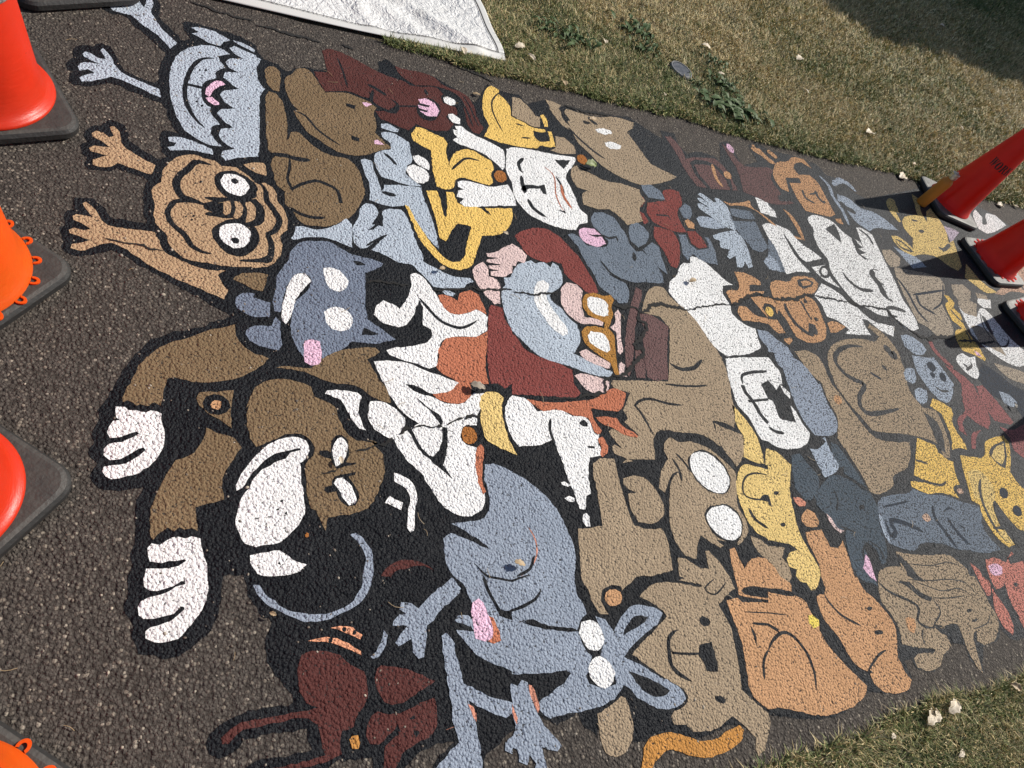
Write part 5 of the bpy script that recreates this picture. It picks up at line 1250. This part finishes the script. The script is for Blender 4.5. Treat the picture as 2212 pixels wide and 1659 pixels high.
leaf(4.438, 2.58, 0.11, R(20), 'cream', 'bone shaped cream leaf at the path edge left of the WORK cone base', 108, .006)
leaf(4.662, 2.727, 0.05, R(10), 'tan', 'brown leaf just above the bone shaped one', 115, .03)
leaf(7.541, 5.452, 0.1, R(0), 'cream', 'pale leaf lying in the shaded lawn', 122, .03)
leaf(5.61, 2.538, 0.08, R(0), 'cream', 'cream leaf on the bare path between the two nearest red cones', 129, .006)
leaf(5.875, 2.574, 0.06, R(-30), 'tan', 'tan leaf at the grass edge right of the WORK cone', 136, .006)
leaf(2.156, -0.244, 0.065, R(30), 'cream', 'cream leaf at the bottom right path edge, left of a pair', 143, .03)
leaf(2.191, -0.247, 0.05, R(40), 'cream', 'cream leaf overlapping the left one at the bottom right path edge', 150, .03)
leaf(2.288, -0.24, 0.065, R(20), 'cream', 'wide cream leaf with a split, rightmost of three at the bottom right edge', 157, .03)
leaf(1.965, -0.254, 0.025, R(20), 'cream', 'tiny white leaf in the grass under the orange hound', 164, .03)
leaf(2.22, -0.359, 0.035, R(20), 'cream', 'small white leaf deepest in the bottom right grass', 171, .03)
leaf(2.659, -0.256, 0.045, R(-40), 'tan', 'brown curled leaf where grass meets path at the right edge', 178, .03)
leaf(1.726, 2.066, 0.065, R(10), 'green', 'green pointed leaf on the painted wolf beside the orange dot', 185, .018)
leaf(0.905, 0.947, 0.05, R(-20), 'grey', 'curled grey brown leaf on the painted rust patched terrier', 192, .018)
leaf(0.464, 0.727, 0.022, R(-90), 'cream', 'small translucent leaf on the painted monkey eye', 199, .018)
leaf(2.024, 1.464, 0.04, R(20), 'tan', 'tan leaf lying on the head of the white painted llama', 206, .018)
leaf(0.894, 0.404, 0.034, R(-22), 'tan', 'thin tan leaf on the big painted mouse', 213, .018)
leaf(3.916, 0.848, 0.035, R(-110), 'grey', 'tiny leaf casting a dark shadow on the grey painted swirls', 220, .018)
leaf(1.179, 1.596, 0.022, R(-30), 'cream', 'tiny pale leaf on black paint below the painted yellow dog', 227, .018)
leaf(0.268, 0.37, 0.016, R(-30), 'tan', 'yellowish crumb of leaf beside the pale blue painted tail', 234, .018)
leaf(0.887, 1.399, 0.024, R(20), 'tan', 'small leaf standing beside the thin yellow painted tail', 241, .018)
leaf(1.856, 2.39, 0.045, R(10), 'tan', 'dark edged tan leaf on the back of the painted wolf', 248, .018)

# ---------------------------------------------------------------- needles and grit scattered on the path
NDL, nt, b = new_mat('dry_needle'); b.inputs['Base Color'].default_value = (.36, .26, .14, 1)
v = []; f = []
rnd = random.Random(11); k = 0
while k < 110:
    x = rnd.uniform(-.3, 4.2); y = rnd.uniform(-.2, 2.55)
    if rnd.random() < x/6: continue
    k += 1; L = rnd.uniform(.010, .040); a = rnd.uniform(0, 6.28); c_ = rnd.uniform(-.2, .2)*L
    P = [(x+math.cos(a)*L*t-math.sin(a)*c_*math.sin(3.14*t), y+math.sin(a)*L*t+math.cos(a)*c_*math.sin(3.14*t), .0040+.002*math.sin(3.14*t)) for t in (0, .25, .5, .75, 1)]
    q, g_ = tube(P, .0006, 4); o = len(v); v += q; f += [tuple(i+o for i in t) for t in g_]
tag(mesh_obj('dry_needles', v, f, NDL), 'thin dry needles and grass clippings scattered over the path', 'litter', kind='stuff')
PEB, nt, b = new_mat('loose_stone'); oi = nt.nodes.new('ShaderNodeNewGeometry'); nt.links.new(ramp(nt, oi.outputs['Random Per Island'], ((0, (.09, .07, .055)), (.5, (.16, .13, .10)), (.8, (.28, .24, .19)), (1, (.42, .36, .28)))), b.inputs['Base Color']); b.inputs['Roughness'].default_value = .8
v = []; f = []
import bmesh
bm = bmesh.new(); bmesh.ops.create_icosphere(bm, subdivisions=1, radius=1); iv = [tuple(q.co) for q in bm.verts]; iff = [[q.index for q in t.verts] for t in bm.faces]; bm.free()
def bare(x, y): return not (.55+.1*math.sin(y*4) < x < 4.6 and .05 < y < 2.3)
k = 0
while k < 1500:
    x = rnd.uniform(-.4, 5); y = rnd.uniform(-.22, 2.58)
    if not bare(x, y): continue
    k += 1; r_ = rnd.uniform(.0018, .0042)*(1.35 if rnd.random() < .1 else 1); a = rnd.uniform(0, 3.14); sx_, sy_ = rnd.uniform(.7, 1.3), rnd.uniform(.6, 1); o = len(v)
    for q in iv:
        X_, Y_ = q[0]*sx_*r_, q[1]*sy_*r_; v.append((x+X_*math.cos(a)-Y_*math.sin(a), y+X_*math.sin(a)+Y_*math.cos(a), .001+q[2]*r_*.55))
    f += [tuple(i+o for i in t) for t in iff]
tag(mesh_obj('loose_grit', v, f, PEB, sm=True), 'small pale stones of the asphalt surface', 'gravel', kind='stuff')

# ---------------------------------------------------------------- tree beyond the frame whose shade falls across the lawn
BK, nt, b = new_mat('bark'); b.inputs['Base Color'].default_value = (.08, .06, .045, 1)
LV, nt, b = new_mat('tree_leaf'); b.inputs['Base Color'].default_value = (.05, .09, .03, 1)
tr = tag(empty('shade_tree', (16.0, 8.9, 0)), 'broad leafy tree beyond the top right corner that shades the lawn', 'tree')
v, f = tube([(0, 0, 0), (.05, 0, 1.6), (0, .1, 3.2), (.1, 0, 5.5)], [.28, .2, .17, .1], 12); tk = mesh_obj('trunk', v, f, BK, tr, sm=True)
for k in range(6):
    a = k*1.05; v, f = tube([(0, 0, 2.6+.3*k), (math.cos(a)*1.4, math.sin(a)*1.4, 3.6+.3*k), (math.cos(a)*2.8, math.sin(a)*2.8, 4.4+.3*k)], [.1, .06, .02], 8); mesh_obj('limb', v, f, BK, tk)
rn = np.random.default_rng(3); n = 42000
SH = [(6.1, 6.0, 1.45, 4.2), (7.7, 6.35, 1.6, 4.4), (9.3, 6.5, 1.8, 4.8), (11.2, 7.0, 2.2, 5.2), (13.2, 7.2, 2.4, 5.4), (8.8, 8.6, 2.5, 5.2), (11.6, 9.6, 2.8, 5.6), (6.9, 7.7, 1.8, 4.6), (14.8, 8.8, 2.4, 5.2)]
blob = [(x_+1.165*z_-16.0, y_+.189*z_-8.9, z_, r_) for x_, y_, r_, z_ in SH]
bi = rn.integers(0, len(blob), n); bb = np.array(blob)[bi]
dv = rn.normal(size=(n, 3)); dv /= np.linalg.norm(dv, axis=1)[:, None]; rr = rn.random(n)**.4
C_ = bb[:, :3]+dv*(bb[:, 3]*rr)[:, None]*np.array([1, 1, .55])
e1 = rn.normal(size=(n, 3)); e1 /= np.linalg.norm(e1, axis=1)[:, None]; e2 = np.cross(e1, rn.normal(size=(n, 3))); e2 /= np.linalg.norm(e2, axis=1)[:, None]
s_ = rn.uniform(.09, .17, n)[:, None]
VV = np.stack([C_-e1*s_, C_+e2*s_*.6, C_+e1*s_, C_-e2*s_*.6], 1).reshape(-1, 3)
mesh_obj('crown', VV.tolist(), [(4*i, 4*i+1, 4*i+2, 4*i+3) for i in range(n)], LV, tr)
